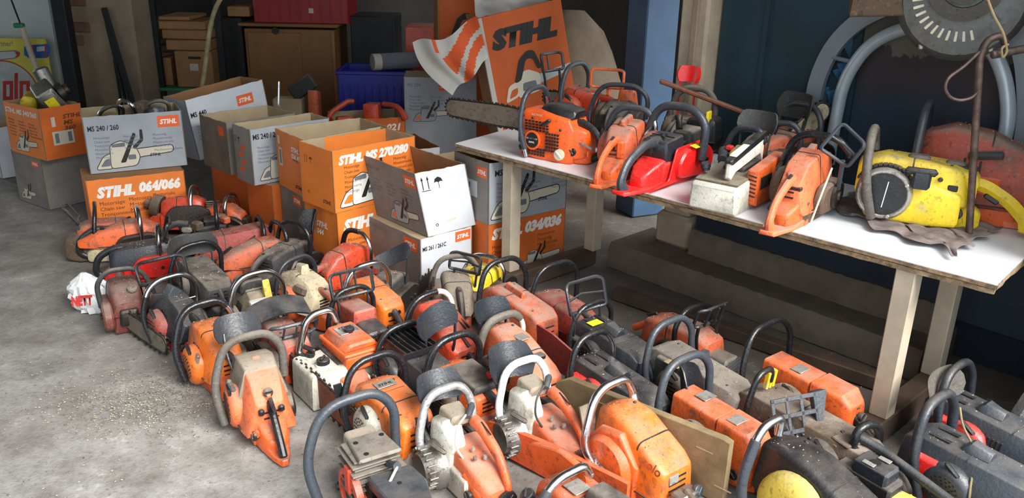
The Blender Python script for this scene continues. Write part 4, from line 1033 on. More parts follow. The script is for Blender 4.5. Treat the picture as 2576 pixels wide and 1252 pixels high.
# display boxes, banner and sack
TLc, TRc = AT(1206, 45, 4.70), AT(1414, 18, 4.86)
d = (TRc - TLc); yaw = math.atan2(d.y, d.x); Wd = math.hypot(d.x, d.y); Hd = 1.02
def display(name, label, TL, yaw, Wd, Hd, D, lean, saw_uv, k, txt=True):
    t = thing(name, label, 'display', (TL.x, TL.y, TL.z), yaw); t.rotation_euler = (0, R(-lean), yaw); t.rotation_mode = 'YXZ'
    t.rotation_mode = 'XYZ'
    f = MB().box((Wd / 2, .004, -Hd / 2), (Wd, .008, Hd), None, .002).build('front_panel', 'display_orange', t)
    MB().box((-.003, D / 2, -Hd / 2), (.008, D, Hd), None, .002).build('side_panel', 'kraft_brown', t)
    MB().box((Wd - .004, D / 2, -Hd / 2), (.008, D - .02, Hd), None, .002).build('side_panel', 'kraft_brown', t)
    M = frame((0, -.001, -Hd), (1, 0, 0), (0, 0, 1))
    def P(pl, m, lift, nm='printed_drawing'):
        mb = MB(); mb.add([M @ Vector((p[0], p[1], lift)) for p in pl], [tuple(range(len(pl)))]); mb.build(nm, m, f, smooth=False, recalc=False)
    if txt: lettering('STIHL', .135, 'ink_black', f, M @ Matrix.Translation((.045, Hd - .185, .001)), .25, .011, fit=Wd * .82)
    u, v = saw_uv
    S_ = lambda pl: [(u + p[0] * k, v + p[1] * k) for p in pl]
    P(S_(rounded([(.45, .20), (1.06, .30), (1.10, .36), (1.06, .40), (.45, .34)], .03, 3)), 'poster_grey', .0012)
    P(S_(rounded([(.0, .05), (.20, .10), (.32, .26), (.26, .34), (.08, .28)], .05, 3)), 'print_cream', .0014)
    P(S_(rounded([(.06, .10), (.18, .13), (.24, .24), (.12, .22)], .03, 3)), 'display_orange', .0018)
    P(S_(rounded([(.20, .08), (.55, .12), (.58, .36), (.40, .46), (.22, .40)], .05, 3)), 'print_cream', .0022)
    P(S_(rounded([(.18, .30), (.30, .62), (.44, .72), (.54, .70), (.62, .44), (.56, .42), (.50, .60), (.40, .60), (.28, .32)], .04, 3)), 'ink_black', .0026)
    P(S_(rounded([(.28, .16), (.50, .18), (.50, .28), (.30, .28)], .03, 3)), 'ink_grey', .0026)
    return t
t = display('display_box', 'leaning orange display box with big black lettering and a printed saw', TLc, yaw, Wd, Hd, .25, 12, (.06, .50), .40)
MB().box((-.006, -.006, -Hd / 2), (.03, .012, Hd), None, .003).build('edge_strip', 'paper_white', t)
TL2 = AT(1103, -40, 5.15)
display('display_box', 'orange display box with a printed saw, half hidden behind the striped banner', TL2, R(12), .36, 1.10, .2, 0, (.01, .70), .33, False)
# striped banner hanging from the display's left edge
c4_ = [AT(1036, 108, 4.55), AT(1200, 44, 4.66), AT(1228, 150, 4.62), AT(1138, 240, 4.50)]
mb = MB(); NU, NV = 36, 26
def bn(u, v):
    a, b_ = (u + 1) / 2, (v + 1) / 2
    p = c4_[3].lerp(c4_[2], a).lerp(c4_[0].lerp(c4_[1], a), b_)
    sag = math.sin(math.pi * b_) * .05 * (1 - a)
    return (p.x - sag, p.y + .03 * math.sin(a * 7 + b_ * 2) + .012 * math.sin(a * 17), p.z + .015 * math.sin(a * 9) - .03 * math.sin(math.pi * a) * b_)
mb.plate(bn, NU, NV, .0015)
mb.m = []
for f in mb.f:
    c = sum((Vector(mb.v[i]) for i in f), Vector()) / len(f)
    i0 = f[0] % ((NU + 1) * (NV + 1)); a, b_ = (i0 // (NV + 1)) / NU, (i0 % (NV + 1)) / NV
    s_ = b_ - .55 * a + .10 * math.sin(a * 5)
    band = (a > .34 and ((.06 < s_ < .44) or (-.34 < s_ < -.08))) or (.28 < a < .36 and s_ > .60)
    mb.m.append(1 if band else 0)
o = mb.build('striped_banner', ['flag_white', 'flag_orange'], sharp=60); tag(o, 'white cloth banner with orange wavy stripes drooping beside the display box', 'banner')
# white bag with orange print on top of the display
a = AT(1290, 8, 4.86)
mb = MB().plate(lambda u, v: (u * .23, .03 * math.sin(u * 6) + .02 * math.sin(v * 5 + u), .02 + .10 * v + .012 * math.sin(u * 11 + v * 3)), 20, 10, .002)
o = mb.build('white_sheet', 'flag_white', sharp=60); o.location = (a.x, 4.98, a.z + .02); o.rotation_euler = (R(-14), R(-8), R(18)); tag(o, 'crumpled white sheet with an orange patch on top of the leaning display box', 'sheet')
k = MB().plate(lambda u, v: (.02 + u * .09, -.003 + .03 * math.sin((.02 + u * .09) / .23 * 6) + .02 * math.sin((.6 + v * .3) * 5 + (.02 + u * .09) / .23), .09 + .05 * v * math.sqrt(max(.05, 1 - u * u))), 12, 6, .002).build('orange_patch', 'flag_orange', o)
# brown sack behind
q = AT(1490, 250, 5.0)
mb = MB(); rs = []
for k in range(9):
    f = k / 8; z = f * .98; w_, d_ = .30 * math.sqrt(max(.03, 1 - f ** 2.6)) + .02, .20 * math.sqrt(max(.03, 1 - f ** 3)) + .015
    rs.append([(-.10 * f + w_ * math.cos(2 * math.pi * i / 22) * (1 + .05 * math.sin(i * 2.3 + k)), d_ * math.sin(2 * math.pi * i / 22) * (1 + .05 * math.sin(i * 1.7 + k * 2)), z) for i in range(22)])
o = mb.rings(rs).build('brown_sack', 'brown_sack', sharp=70); o.location = (AT(1480, 150, 5.2).x, 5.35, 0); tag(o, 'large dusty brown sack standing between the display box and the blue post', 'sack')

# ---------------------------------------------------------------- things lying in the cartons
def lump(name, label, cat, loc, secs, mat, rot=(0, 0, 0), group=None):
    o = MB().cowl(secs).build(name, mat); o.location = loc; o.rotation_euler = rot; return tag(o, label, cat, group)
B1 = Vector(c1.t.location)
t = thing('carburettor_box', 'pale grey metal housing with a yellow sticker in the far-left orange carton', 'machine part', Vector(c1.t.location) + Vector((.05, -.02, .30))); t.rotation_euler = (R(20), R(-28), R(30))
MB().cowl([(-.06, .055, .045, -.09, .06, .01), (.06, .055, .045, -.09, .06, .01)]).build('housing', 'alu', t)
MB().box((0, -.07, -.01), (.05, .003, .06)).build('sticker', 'sticker_yellow', t)
MB().lathe([(0, .05), (.03, .048), (.03, .03), (.05, .03), (.05, .001)], (.055, 0, -.02), (1, 0, 0), 16).build('flange', 'steel_dark', t)
lump('yellow_cap', 'yellow plastic cap beside the grey housing in the far-left carton', 'machine part', Vector(c1.t.location) + Vector((-.09, .06, .27)), [(-.05, .06, .03, -.12, .03, .02), (.05, .05, .03, -.12, .02, .02)], 'yellow', (.2, .3, .4))
t = MB().tube([(0, 0, .13), (.04, 0, .02), (.05, .01, -.12)], .04, 12).build('grey_duct', 'alu'); t.location = Vector(c1.t.location) + Vector((-.05, .13, .28)); tag(t, 'pale grey duct sticking up behind the grey housing', 'machine part')
def inbox(c, x, y, z):
    a = c.t.rotation_euler.z; return Vector(c.t.location) + Vector((math.cos(a) * x - math.sin(a) * y, math.sin(a) * x + math.cos(a) * y, z))
for x, y, z, a, m, lb in [(-.08, .0, .27, .7, 'chrome', 'bent chrome handle at the left in the grey carton of handles'), (-.02, .05, .285, -.5, 'chrome', 'bent chrome handle standing upright in the grey carton'), (.13, .04, .275, .3, 'alu', 'grey curved tube at the right in the grey carton of handles')]:
    o = MB().tube(fillet([(-.07, 0, -.16), (-.055, 0, .0), (0, 0, .035), (.05, .01, .02), (.06, .02, -.14)], .04, 5), .010, 9).build('loose_handle', m); o.location = inbox(c4, x, y, z); o.rotation_euler = (.3, .2, a); tag(o, lb, 'handle')
lump('black_drum', 'dark round drum in the middle of the grey carton of handles', 'machine part', inbox(c4, .05, .06, .27), [(-.03, .035, .035, -.12, .03, .03), (.04, .035, .035, -.12, .03, .03)], 'brown_dirt')
lump('grey_cover', 'grey sloping plastic cover in the grey carton of handles', 'machine part', inbox(c4, .10, -.03, .255), [(-.06, .06, .03, -.10, .04, .02), (.06, .05, .02, -.10, .01, .02)], 'slate', (0, .2, .8))
# orange housings in the rear carton
for i, (px, py, rz, lb) in enumerate([(865, 278, .5, 'orange rear-handle housing at the left in the rear orange carton'), (938, 283, -.1, 'upright orange tank housing in the middle of the rear orange carton'), (985, 285, -.6, 'orange housing arched to the right in the rear orange carton')]):
    q = AT(px, py, 5.0); t = thing('saw_housing', lb, 'machine part', q, rz)
    if i == 1:
        MB().cowl([(-.05, .05, .045, -.14, .06, .01), (.05, .045, .04, -.14, .055, .01)]).build('shell', 'red_orange', t)
    else:
        MB().tube(fillet([(-.10, 0, -.10), (-.09, 0, -.01), (.03, 0, .055), (.06, 0, .05)] if i == 0 else [(-.06, 0, .05), (.05, 0, .05), (.10, 0, .0), (.11, 0, -.02)], .04, 4), .020, 8, .8).build('grip', 'red_orange', t)
        MB().cowl([(-.03, .06, .05, -.14, -.03, .01), (.04, .05, .04, -.14, -.04, .01)]).build('shell', 'red_orange', t)
# shovel-like guard and orange scrap behind the middle cartons
q = AT(770, 232, 5.2)
t = thing('scrap_saw', 'broken orange saw housing with dark guard sticking up in front of the brown cabinet', 'machine part', q)
MB().box((-.02, 0, .03), (.17, .02, .10), Matrix.Rotation(-.6, 3, 'Y'), .01).build('guard', 'black_dusty', t)
MB().cowl([(-.04, .035, .03, -.18, .02, .01), (.05, .03, .03, -.18, .0, .01)], cx=.05).build('housing', 'orange_dusty', t)
MB().box((-.12, .03, -.10), (.18, .12, .12), None, .01).build('card_flap', 'kraft', t)
tag(MB().tube([Vector((AT(688, 262, 4.4).x - .02, 4.38, .0)), AT(702, 205, 4.45)], .005, 6).build('thin_rod', 'chrome'), 'thin bright rod standing up behind the white leaning carton', 'rod')

# ---------------------------------------------------------------- arch, motor and hook stand at the right
t = thing('tube_arch', 'silver arched tube frame with a flat outer rim behind the table', 'frame', AB(-1.2, 2.98, .62)); L0 = Vector(t.location)
def onb(px, py, b):
    """point of the picture ray in the vertical plane b = const"""
    x, y, w = _ray(px, py); dd = Vector((x, y, w)); k = b / dd.dot(BX); return Vector((0, 0, CAM_H)) + dd * k
inner = [onb(2030, 420, 2.97), onb(2095, 340, 2.97), onb(2122, 200, 2.97), onb(2185, 110, 2.97), onb(2275, 68, 2.97), onb(2400, 60, 2.97), onb(2490, 110, 2.97), onb(2528, 190, 2.97), onb(2540, 290, 2.97), onb(2525, 400, 2.97)]
inner[0] = Vector((inner[1].x, inner[1].y, .62)); inner[-1] = Vector((inner[-2].x, inner[-2].y, .62))
ip = fillet([p - L0 for p in inner], .3, 6); MB().tube(ip, .023, 14).build('inner_tube', 'silver_paint', t)
outer = [onb(2040, 300, 3.00), onb(2055, 200, 3.00), onb(2095, 115, 3.00), onb(2160, 50, 3.00), onb(2270, 0, 3.00), onb(2420, -20, 3.00), onb(2530, 30, 3.00), onb(2580, 130, 3.00), onb(2592, 300, 3.00)]
outer.insert(0, Vector((outer[0].x, outer[0].y, .62))); outer.append(Vector((outer[-1].x, outer[-1].y, .62)))
op = fillet([p - L0 for p in outer], .3, 6)
mb = MB(); rs = []
cen = sum(op, Vector()) / len(op)
for i, p in enumerate(op):
    tn = (op[min(i + 1, len(op) - 1)] - op[max(i - 1, 0)]).normalized(); nn = BX.cross(tn).normalized()
    rs.append([p + nn * .030 - BX * .012, p + nn * .030 + BX * .012, p - nn * .030 + BX * .012, p - nn * .030 - BX * .012])
mb.rings(rs).build('outer_rim', 'silver_matt', t)
for i in (.25, .75):
    k = int(len(ip) * i); k2 = int(len(op) * i)
    MB().tube([ip[k], op[k2]], .008, 8).build('strut', 'silver_matt', t)
    MB().tube([op[k2], op[k2] + BX * .040], .012, 8).build('wall_stud', 'silver_matt', t)
# motor hanging from the arch
cM = onb(2425, -5, 2.80)
t = thing('blower_motor', 'dusty grey motor with finned round housing hanging in front of the arch', 'motor', cM, 0, None, 1.42)
ax = (Vector((0, 0, CAM_H)) - cM); ax.z *= .3; ax.normalize()
MB().lathe([(-.10, .06), (-.09, .10), (-.03, .128), (.02, .130), (.05, .115), (.058, .085), (.06, .05)], (0, 0, 0), ax, 30).build('housing', 'motor_grey', t)
hh = t.children[0]
MB().lathe([(.055, .075), (.07, .074), (.07, .048), (.045, .045), (.045, .001)], (0, 0, .03), ax, 24).build('intake', 'steel_dark', hh)
MB().lathe([(.05, .040), (.074, .040), (.074, .030), (.05, .030)], (0, 0, .03), ax, 20).build('intake_ring', 'steel_dark', hh)
u = ax.cross(Vector((0, 0, 1))).normalized(); v = u.cross(ax)
mb = MB(); rotM = Matrix((u, v, ax)).transposed()
for i in range(16):
    a = -1.9 + i * .17; c = (u * math.cos(a) + v * math.sin(a)) * .088 + ax * .056 + Vector((0, 0, .012))
    mb.box(c, (.022, .006, .006), rotM @ Matrix.Rotation(a, 3, 'Z'), .001)
stuff(mb.build('vent_ribs', 'print_cream', hh, smooth=False))
MB().box(u * -.07 + v * .055 + ax * .052, (.05, .06, .003), rotM, .001).build('rating_plate', 'plate_silver', hh)
for a in (-2.2, -1.0): MB().box((u * math.cos(a) + v * math.sin(a)) * .118 + ax * .03, (.012, .022, .02), rotM, .003).build('lug', 'alu', hh)
MB().cowl([(-.08, .04, .03, -.02, .05, .015), (.04, .05, .035, -.03, .06, .015)]).build('bracket', 'brown_dirt', t)
bk = [c for c in t.children if c.name.startswith('bracket')][0]; bk.location = (-.15, .08, -.02); bk.rotation_euler = (0, 0, .9)
# hook stand
foot = G(2437, 598, TZ); top_ = AT(2486, 92, foot.y + .02)
t = thing('hook_stand', 'thin rusty steel stand with a bent top and wire hook on the table end', 'stand', foot)
L0 = foot
pl = fillet([Vector((0, 0, 0)), top_ - L0 - Vector((.012, 0, .05)), top_ - L0 + Vector((.0, 0, -.008)), AT(2520, 88, foot.y + .02) - L0, AT(2530, 110, foot.y + .02) - L0], .03, 6)
MB().tube(pl, .0105, 10).build('post', 'rusty_rod', t)
MB().tube([AT(2496, 138, foot.y - .01) - L0, AT(2700, 100, foot.y - .01) - L0], .0115, 10).build('cross_rod', 'rusty_rod', t)
hk = [AT(2464, 130, foot.y), AT(2425, 168, foot.y), AT(2385, 195, foot.y), AT(2376, 220, foot.y), AT(2388, 245, foot.y), AT(2415, 254, foot.y), AT(2445, 246, foot.y), AT(2459, 232, foot.y)]
MB().tube(fillet([p - L0 for p in hk], .03, 4), .0045, 8).build('wire_hook', 'rusty_rod', t)
rp = [AT(2478, -20, foot.y), AT(2500, 40, foot.y - .015), AT(2526, 85, foot.y - .02), AT(2534, 130, foot.y - .028), AT(2522, 148, foot.y - .028), AT(2518, 120, foot.y - .03), AT(2536, 112, foot.y - .02)]
o = MB().tube(fillet(rp, .02, 4), .0035, 7).build('twine', 'board_beige'); tag(o, 'knotted twine tying the bent top of the rusty stand to the cross rod', 'twine')
# rag on the table under the yellow saw
c4r = [G(2060, 520, TZ), G(2395, 655, TZ), G(2510, 585, TZ), G(2200, 470, TZ)]
def rg(u, v):
    a, b_ = (u + 1) / 2, (v + 1) / 2
    p = c4r[0].lerp(c4r[1], a).lerp(c4r[3].lerp(c4r[2], a), b_)
    e = .018 * math.sin(a * 23 + b_ * 4) + .014 * math.sin(b_ * 17 + a * 9)
    p = p + BX * e * (1.2 - b_) + AX * .012 * math.sin(b_ * 21)
    h = .006 + .009 * abs(math.sin(a * 19 + b_ * 7)) * (0.4 + .6 * a) + .006 * abs(math.sin(b_ * 23 - a * 5))
    return (p.x, p.y, TZ + .0025 + h * (1 if a > .25 else .5))
tag(MB().plate(rg, 60, 34, .002).build('rag', 'rag', sharp=80), 'crumpled brown-grey rag lying on the table under the yellow chainsaw', 'cloth')
# plastic bag on the floor at the left
q = G(250, 775, 0)
t = thing('plastic_bag', 'crumpled white plastic bag with red letters beside the left end of the saws', 'bag', (q.x, q.y, 0))
mb = MB(); rs = []
for k in range(12):
    f = k / 11; z = f * .15; rr_ = .085 * math.sqrt(max(.02, 1 - (1.5 * f - .45) ** 2)) * (1 if f < .8 else .8)
    rs.append([((rr_ * math.cos(2 * math.pi * i / 26)) * (1 + .16 * math.sin(i * 3.1 + k * 1.3)) - .04 * f, .7 * rr_ * math.sin(2 * math.pi * i / 26) * (1 + .16 * math.sin(i * 2.7 + k)), z) for i in range(26)])
o = mb.rings(rs).build('sheet', 'bag_plastic', t, sharp=18)
lettering('NETT', .05, 'ink_red', t, frame((-.06, -.082, .045), (1, .0, .12), (0, .25, 1)), .1, .003, fit=.085)
# beige board standing on edge between the saws
a, b_ = G(1405, 936, .17), G(1842, 1112, .19)
d = b_ - a; L = math.hypot(d.x, d.y)
t = thing('plank', 'worn beige plank standing on its long edge between the saws', 'plank', ((a.x + b_.x) / 2, (a.y + b_.y) / 2, 0), math.atan2(d.y, d.x))
MB().prism([(-L / 2, 0), (L / 2, 0), (L / 2, .19), (L / 2 - .02, .195), (-L / 2 + .05, .172), (-L / 2, .14)], 'y', -.012, .012, .002).build('board', 'board_beige', t)
o = MB()
for i in range(9): o.box((-L / 2 + .06 + i * L / 9, -.0125, .02 + .15 * ((i * 7) % 5) / 5), (.05, .002, .003))
stuff(o.build('scratches', 'kraft', t, smooth=False))
# ---------------------------------------------------------------- the saws on the floor, back to front
GR = None
# far row in front of the orange carton
t = saw('dusty orange chainsaw caked in black grease at the far left end of the saws', (262, 556), 205, 'flat', 'orange_dusty', base='brown_dirt', st='brown_dirt', cl='brown_dirt', handle=bh(h=.285, lean=-.02), guard=dict(kind='frame', w=.07, h=.045, z=.25, y=.17, lean=.6, cols=2, mat='black_dusty'))
MB().cowl([(.02, .09, .07, 0, .16, .03), (.14, .10, .07, 0, .15, .03), (.2, .07, .05, .01, .12, .03)]).build('grease_crust', 'brown_dirt', t)
t = saw('orange chainsaw with long cream tank and black rear grip in the far row', (322, 560), 28, 'sleek', 'orange', (1.1, 1.1, 1), base='cream', tank='cream', st='cream', rear='loop', rm='black_plastic', handle=cc(h=.27, end=.08), label_plate=(.02, .05, .03))
add_fins(t, (-.02, .06, .12), .12, .08, 6, .012, 'steel_dark')
t = saw('bright orange stripped chainsaw shell with dark recoil drum in front of the big-number carton', (462, 514), 5, 'flat', 'red_orange', (1, .8, 1), base='red_orange', rear=None, handle=cc(h=.25, w=.10, end=.05), guard=None, tilt=(0, R(-14)), dz=.03)
MB().lathe([(0, .07), (.05, .065), (.06, .03), (.09, .03), (.09, .001)], (0, -.14, .13), (0, -1, .3), 18).build('recoil_drum', 'brown_dirt', t)
add_fins(t, (0, .16, .08), .10, .06, 8, .012, 'alu_dusty')
t = saw('small rusty orange chainsaw shell with chrome handle and black tape beside the lower orange carton', (560, 517), 355, 'low', 'orange', base='brown_dirt', handle=cc(h=.26, w=.11), rear=None, sc=.95)
MB().box((-.02, .055, .25), (.07, .02, .015), Matrix.Rotation(.6, 3, 'Z'), .004).build('tape', 'black_plastic', t)
t = saw('half-dismantled dark chainsaw with bare engine and black handle in the middle of the far row', (520, 562), 20, None, 'engine_black', base='brown_dirt', tank='white_case', st='engine_black', rear='loop', rm='black_dusty', handle=ch(h=.27, span=(.3, .9)), zc=.16)
for i, (c, s_, m) in enumerate([((-.02, .03, .16), (.10, .09, .05), 'engine_black'), ((.03, -.05, .16), (.06, .05, .05), 'brown_dirt'), ((-.05, .08, .17), (.05, .05, .04), 'alu_dusty'), ((.02, .1, .18), (.04, .06, .04), 'orange_dusty'), ((0, -.1, .14), (.07, .06, .03), 'plate_silver')]):
    MB().box(c, s_, Matrix.Rotation(i * .7, 3, 'Z'), .008).build('engine_part', m, t)
t = saw('chainsaw with black top cover, red body and chrome front handle at the left', (372, 610), 22, 'slab', 'charcoal', (.95, .9, .95), base='red', tank='red', st='red', rear='loop', rm='red', rg='black_plastic', handle=cc(h=.27, w=.105, metal='chrome', grip='black_rubber', span=(.35, .85)), cl='red')
add_guard(t, 'frame', .075, .04, .26, .12, .3, cols=1, mat='black_plastic')
t = saw('dirty red-orange chainsaw with long bright rear plate in the far row', (606, 575), 28, 'slab', 'brick_red', (1.0, 1.1, 1.15), base='rust_red', tank='orange_deep', rear='plate', rm='orange_bright', rg='orange_bright', handle=bh(h=.26, y=.10))
for q in (-.02, .02): MB().box((q, .0, .2135), (.012, .10, .004), None, .001).build('ridge', 'brick_red', t)
add_fins(t, (0, .155, .09), .09, .03, 7, .012, 'alu_dusty')
t = saw('dust-covered orange chainsaw with shiny black handle behind the beige-topped saw', (655, 606), 40, 'sleek', 'orange_dusty', (1.1, 1, 1), base='rust_red', handle=bh(h=.27, y=.10), rear='open', rm='black_dusty')
t = saw('dark chainsaw with wrap-around black handle and curled guard before the orange carton', (722, 616), 60, 'flat', 'black_dusty', base='engine_black', tank='black_dusty', st='alu_dusty', handle=bh(h=.30, w=.13, y=.05), guard=dict(kind='solid', w=.05, h=.065, z=.29, y=.14, lean=.3, curve=1.2, x=.06, mat='black_plastic'), rear='loop', rm='black_dusty')
t = saw('red chainsaw with dusty sloped top and silver handle with black grip by the pale carton', (866, 624), 52, 'dome', 'red_orange', (1, 1.15, .9), base='rust_red', cl='brick_red', handle=dict(metal='chrome', grip='black_rubber', span=(.0, .62), h=.30, y=.08, r=.011, rg=.0135), rear='loop', rm='rust_red')
t = saw('black chainsaw with tilted flat hand guard at the foot of the pale carton', (968, 700), 70, 'flat', 'black_dusty', base='engine_black', handle=None, guard=dict(kind='solid', w=.10, h=.035, z=.27, y=.10, lean=.5, mat='charcoal', roll=.5), bar=dict(L=.30, mat='steel_dark'), rear='open', rm='black_dusty')
t = saw('yellow chainsaw with black open hand guard in front of the table leg', (1215, 676), 60, 'low', 'yellow', base='yellow_dull', st='yellow', handle=cc(h=.25, y=.02), guard=dict(kind='frame', w=.085, h=.04, z=.255, y=-.10, lean=.2, cols=1, rows=2, mat='black_plastic', x=-.02), rear='loop', rm='yellow')
t = saw('brown dusty chainsaw with thick grey handle, left of the big black-handled orange saw', (1148, 698), 100, 'sleek', 'taupe', (1.2, 1, 1), base='brown_dirt', tank='orange_dusty', st='brown_dirt', handle=dict(metal='grey_rubber', r=.0135, h=.275), rear='loop', rm='black_dusty', dz=.0)
# second row
t = saw('dirty grey upright engine saw with square chrome handle', (632, 716), 128, 'hip', 'khaki_grey', (1.1, .8, 1.35), base='khaki_grey', tank='khaki_grey', st='khaki_grey', ststyle='fins', rear=None, handle=cc(h=.33, w=.125, y=-.04, wr=.13, end=.10))
MB().cowl([(-.20, .05, .045, .04, .17, .02), (-.12, .06, .055, .03, .20, .02)]).build('engine_cover', 'khaki_grey', t)
mb = MB()
for i in range(6): mb.box((-.045 + i * .018, -.206, .11), (.006, .008, .11), None, .002)
stuff(mb.build('cooling_slots', 'engine_black', t, smooth=False))
MB().box((-.02, -.13, .235), (.08, .03, .025), None, .004).build('paper_label', 'paper_white', t); MB().prism([(-.12, .2), (-.06, .2), (-.08, .31)], 'x', .02, .05, .004).build('yellow_tab', 'yellow_dull', t)
MB().cowl([(-.02, .06, .05, .24, .30, .03), (.08, .06, .05, .22, .29, .03)]).build('tank_cap', 'black_dusty', t)
t = saw('black chainsaw with very large moulded guard behind the grey engine saw', (505, 668), 130, 'slab', 'black_dusty', (1.15, 1.1, 1.1), base='engine_black', rear='loop', rm='black_dusty', handle=bh(h=.30, w=.14, grip=None), guard=dict(kind='solid', w=.12, h=.05, z=.28, y=.12, lean=.2, mat='black_dusty'), bar=dict(L=.10, mat='steel_dark'))
t = saw('chainsaw with beige dusty hood over an orange slotted body', (762, 684), 140, 'hip', 'cream', (1.35, 1.05, 1.1), base='orange', tank='orange', st='orange', ststyle='slots', rear='loop', rm='orange_dusty', handle=bh(h=.28, w=.125, metal='charcoal'))
MB().cowl([(-.02, .03, .018, .2, .272, .01), (.03, .026, .012, .2, .268, .01)]).build('hood_peak', 'cream', t)
MB().box((-.055, -.06, .17), (.05, .09, .05), Matrix.Rotation(.5, 3, 'Y'), .012).build('air_intake', 'brown_dirt', t)
MB().box((.03, -.148, .155), (.05, .01, .06), None, .004).build('hood_window', 'alu_dusty', t)
t = saw('dark red-brown chainsaw with bar pointing to the camera at the left edge of the saws', (308, 708), 300, 'low', 'maroon', (1.05, 1.1, 1.1), base='maroon', tank='maroon', st='maroon', cl='maroon', rear='loop', rm='maroon', handle=bh(h=.28, metal='black_dusty', w=.125), guard=None)
bar_world(t, G(292, 785, .06), G(418, 872, .05), .032, 'bar_grey')
add_cap(t, (-.03, .10, .19), (0, .2, 1), .022, 'taupe', 'filler_cap')
t = saw('chainsaw with angular black hood, red sides and square black hand guard', (442, 742), 135, 'hip', 'charcoal', (1.2, 1.2, 1.1), base='red', tank='red', st='brick_red', ststyle='slots', handle=ch(h=.295, w=.135, grip='black_rubber', span=(.0, .35), r=.012), guard=dict(kind='frame', w=.105, h=.045, z=.31, y=.15, lean=.3, cols=1, mat='black_plastic'), rear='loop', rm='black_plastic')
MB().box((.02, -.05, .222), (.09, .004, .004), None, .001).build('white_stripe', 'paper_white', t); MB().box((.0, .03, .235), (.05, .06, .05), Matrix.Rotation(.7, 3, 'Y'), .004).build('hood_fin', 'slate', t)
t = saw('orange domed chainsaw with big black handle ending in a chrome tube', (538, 818), 128, 'dome', 'orange_deep', (1.1, 1.1, .98), base='orange', tank='orange', st='orange_deep', ststyle='mesh', handle=dict(metal='chrome', grip='black_rubber', span=(0, .74), h=.315, w=.15, wr=.10, y=.05, r=.012, rg=.015, end=.13, lean=.03), rear='loop', rm='orange', rg='black_plastic', label_plate=None)
MB().box((-.095, -.06, .15), (.012, .02, .07), Matrix.Rotation(.5, 3, 'X'), .004).build('choke_lever', 'plate_silver', t)
add_screw(t, (0, -.02, .262), (0, 0, 1), .008)
# guard-grid saw with the rust-red bar
t = saw('red-orange chainsaw under a grey grid hand guard and black hood', (716, 826), 305, 'flat', 'rust_red', base='red_orange', tank='red_orange', st='red_orange', rear='loop', rm='charcoal', handle=None, guard=dict(kind='frame', w=.095, h=.030, z=.235, y=.14, lean=.5, cols=4, mat='slate'), start=False)
bar_world(t, G(712, 905, .07), G(905, 1075, .06), .045, 'bar_rust')
MB().plate(lambda u, v: (u * .12, -.05 + v * .05, .245 + .03 * (1 - u * u) - .02 * v), 12, 6, .008).build('hood', 'charcoal', t)
# orange box-topped saw with white tank
t = saw('chainsaw with square orange air box, white tank with two black caps and chrome handle', (852, 842), 128, None, 'orange', base='white_case', tank=None, st='white_case', rear=None, cl='white_case', handle=dict(metal='chrome', h=.30, w=.13, wr=.04, end=.245, y=.10, r=.014, low=.14), start=False, zc=.235)
MB().cowl([(-.10, .085, .08, .0, .145, .02), (.08, .085, .08, .0, .15, .02)], cx=-.085).build('tank', 'white_case', t)
tk = [c for c in t.children if c.name.startswith('tank')][0]
add_cap(tk, (-.09, -.04, .145), (0, 0, 1), .026, name='tank_cap', d=.03); MB().lathe([(0, .03), (.01, .03), (.012, .02)], (-.09, -.04, .143), (0, 0, 1), 16).build('cap_collar', 'white_clean', tk)
add_cap(tk, (-.10, .05, .148), (0, 0, 1), .018, name='tank_cap', d=.02)
MB().box((-.105, .05, .185), (.02, .07, .02), Matrix.Rotation(.3, 3, 'Z'), .008).build('starter_grip', 'black_plastic', t)
MB().cowl([(-.105, .075, .075, .12, .185, .006), (.105, .075, .075, .12, .185, .006)], n=2, cx=.05).build('air_box', 'orange', t)
o = MB().cowl([(-.112, .084, .082, .186, .198, .004), (.112, .084, .082, .186, .198, .004)], n=2, cx=.05).build('box_lid', 'orange_bright', t)
MB().cowl([(-.09, .075, .052, .197, .228, .01), (.09, .075, .052, .197, .232, .01)], n=2, cx=.05).build('lid_crown', 'orange', o)
MB().box((.05, .03, .2325), (.085, .07, .003), None, .001).build('label_plate', 'plate_silver', o)
lettering('STIHL', .02, 'ink_black', o, Matrix.Translation((.02, .045, .2345)), .25, .0006, fit=.06)
add_cap(o, (.05, .01, .232), (0, 0, 1), .022, name='lid_knob'); MB().box((.12, -.06, .205), (.012, .03, .02), None, .004).build('clip', 'ink_black', o)
MB().tube(fillet([(-.03, -.11, .06), (.02, -.15, .10), (.06, -.11, .05), (.09, -.14, .02)], .03, 4), .004, 6).build('fuel_line', 'engine_black', t)
t = saw('dark chainsaw with black ribbed filter cover and open-slot hand guard', (905, 800), 128, None, 'engine_black', base='orange_dusty', tank='cream', st='brown_dirt', rear='loop', rm='black_plastic', handle=bh(h=.30, w=.12, y=.07), guard=dict(kind='frame', w=.095, h=.05, z=.325, y=.09, lean=.25, cols=3, mat='charcoal', rows=1), zc=.19)
o = MB().cowl([(-.16, .056, .05, .09, .195, .02), (-.06, .058, .052, .09, .205, .02)]).build('filter_cover', 'charcoal', t)
mb = MB()
for i in range(6): mb.tube(fillet([(-.05, -.172, .11 + i * .014), (0, -.176, .118 + i * .014), (.05, -.172, .108 + i * .014)], .03, 3), .0045, 6)
stuff(mb.build('ribs', 'charcoal', o))
MB().cowl([(-.05, .062, .05, .1, .25, .012), (.10, .06, .05, .1, .24, .012)]).build('top_cover', 'rust_red', t)
t = saw('orange chainsaw with two bolt holes in its rear and a high chrome handle', (938, 716), 128, 'long', 'orange_deep', (1.05, 1.15, 1.1), base='orange', tank='orange', st='orange', handle=cc(h=.31, w=.125, wr=.115, r=.013, end=.10), rear='loop', rm='black_dusty')
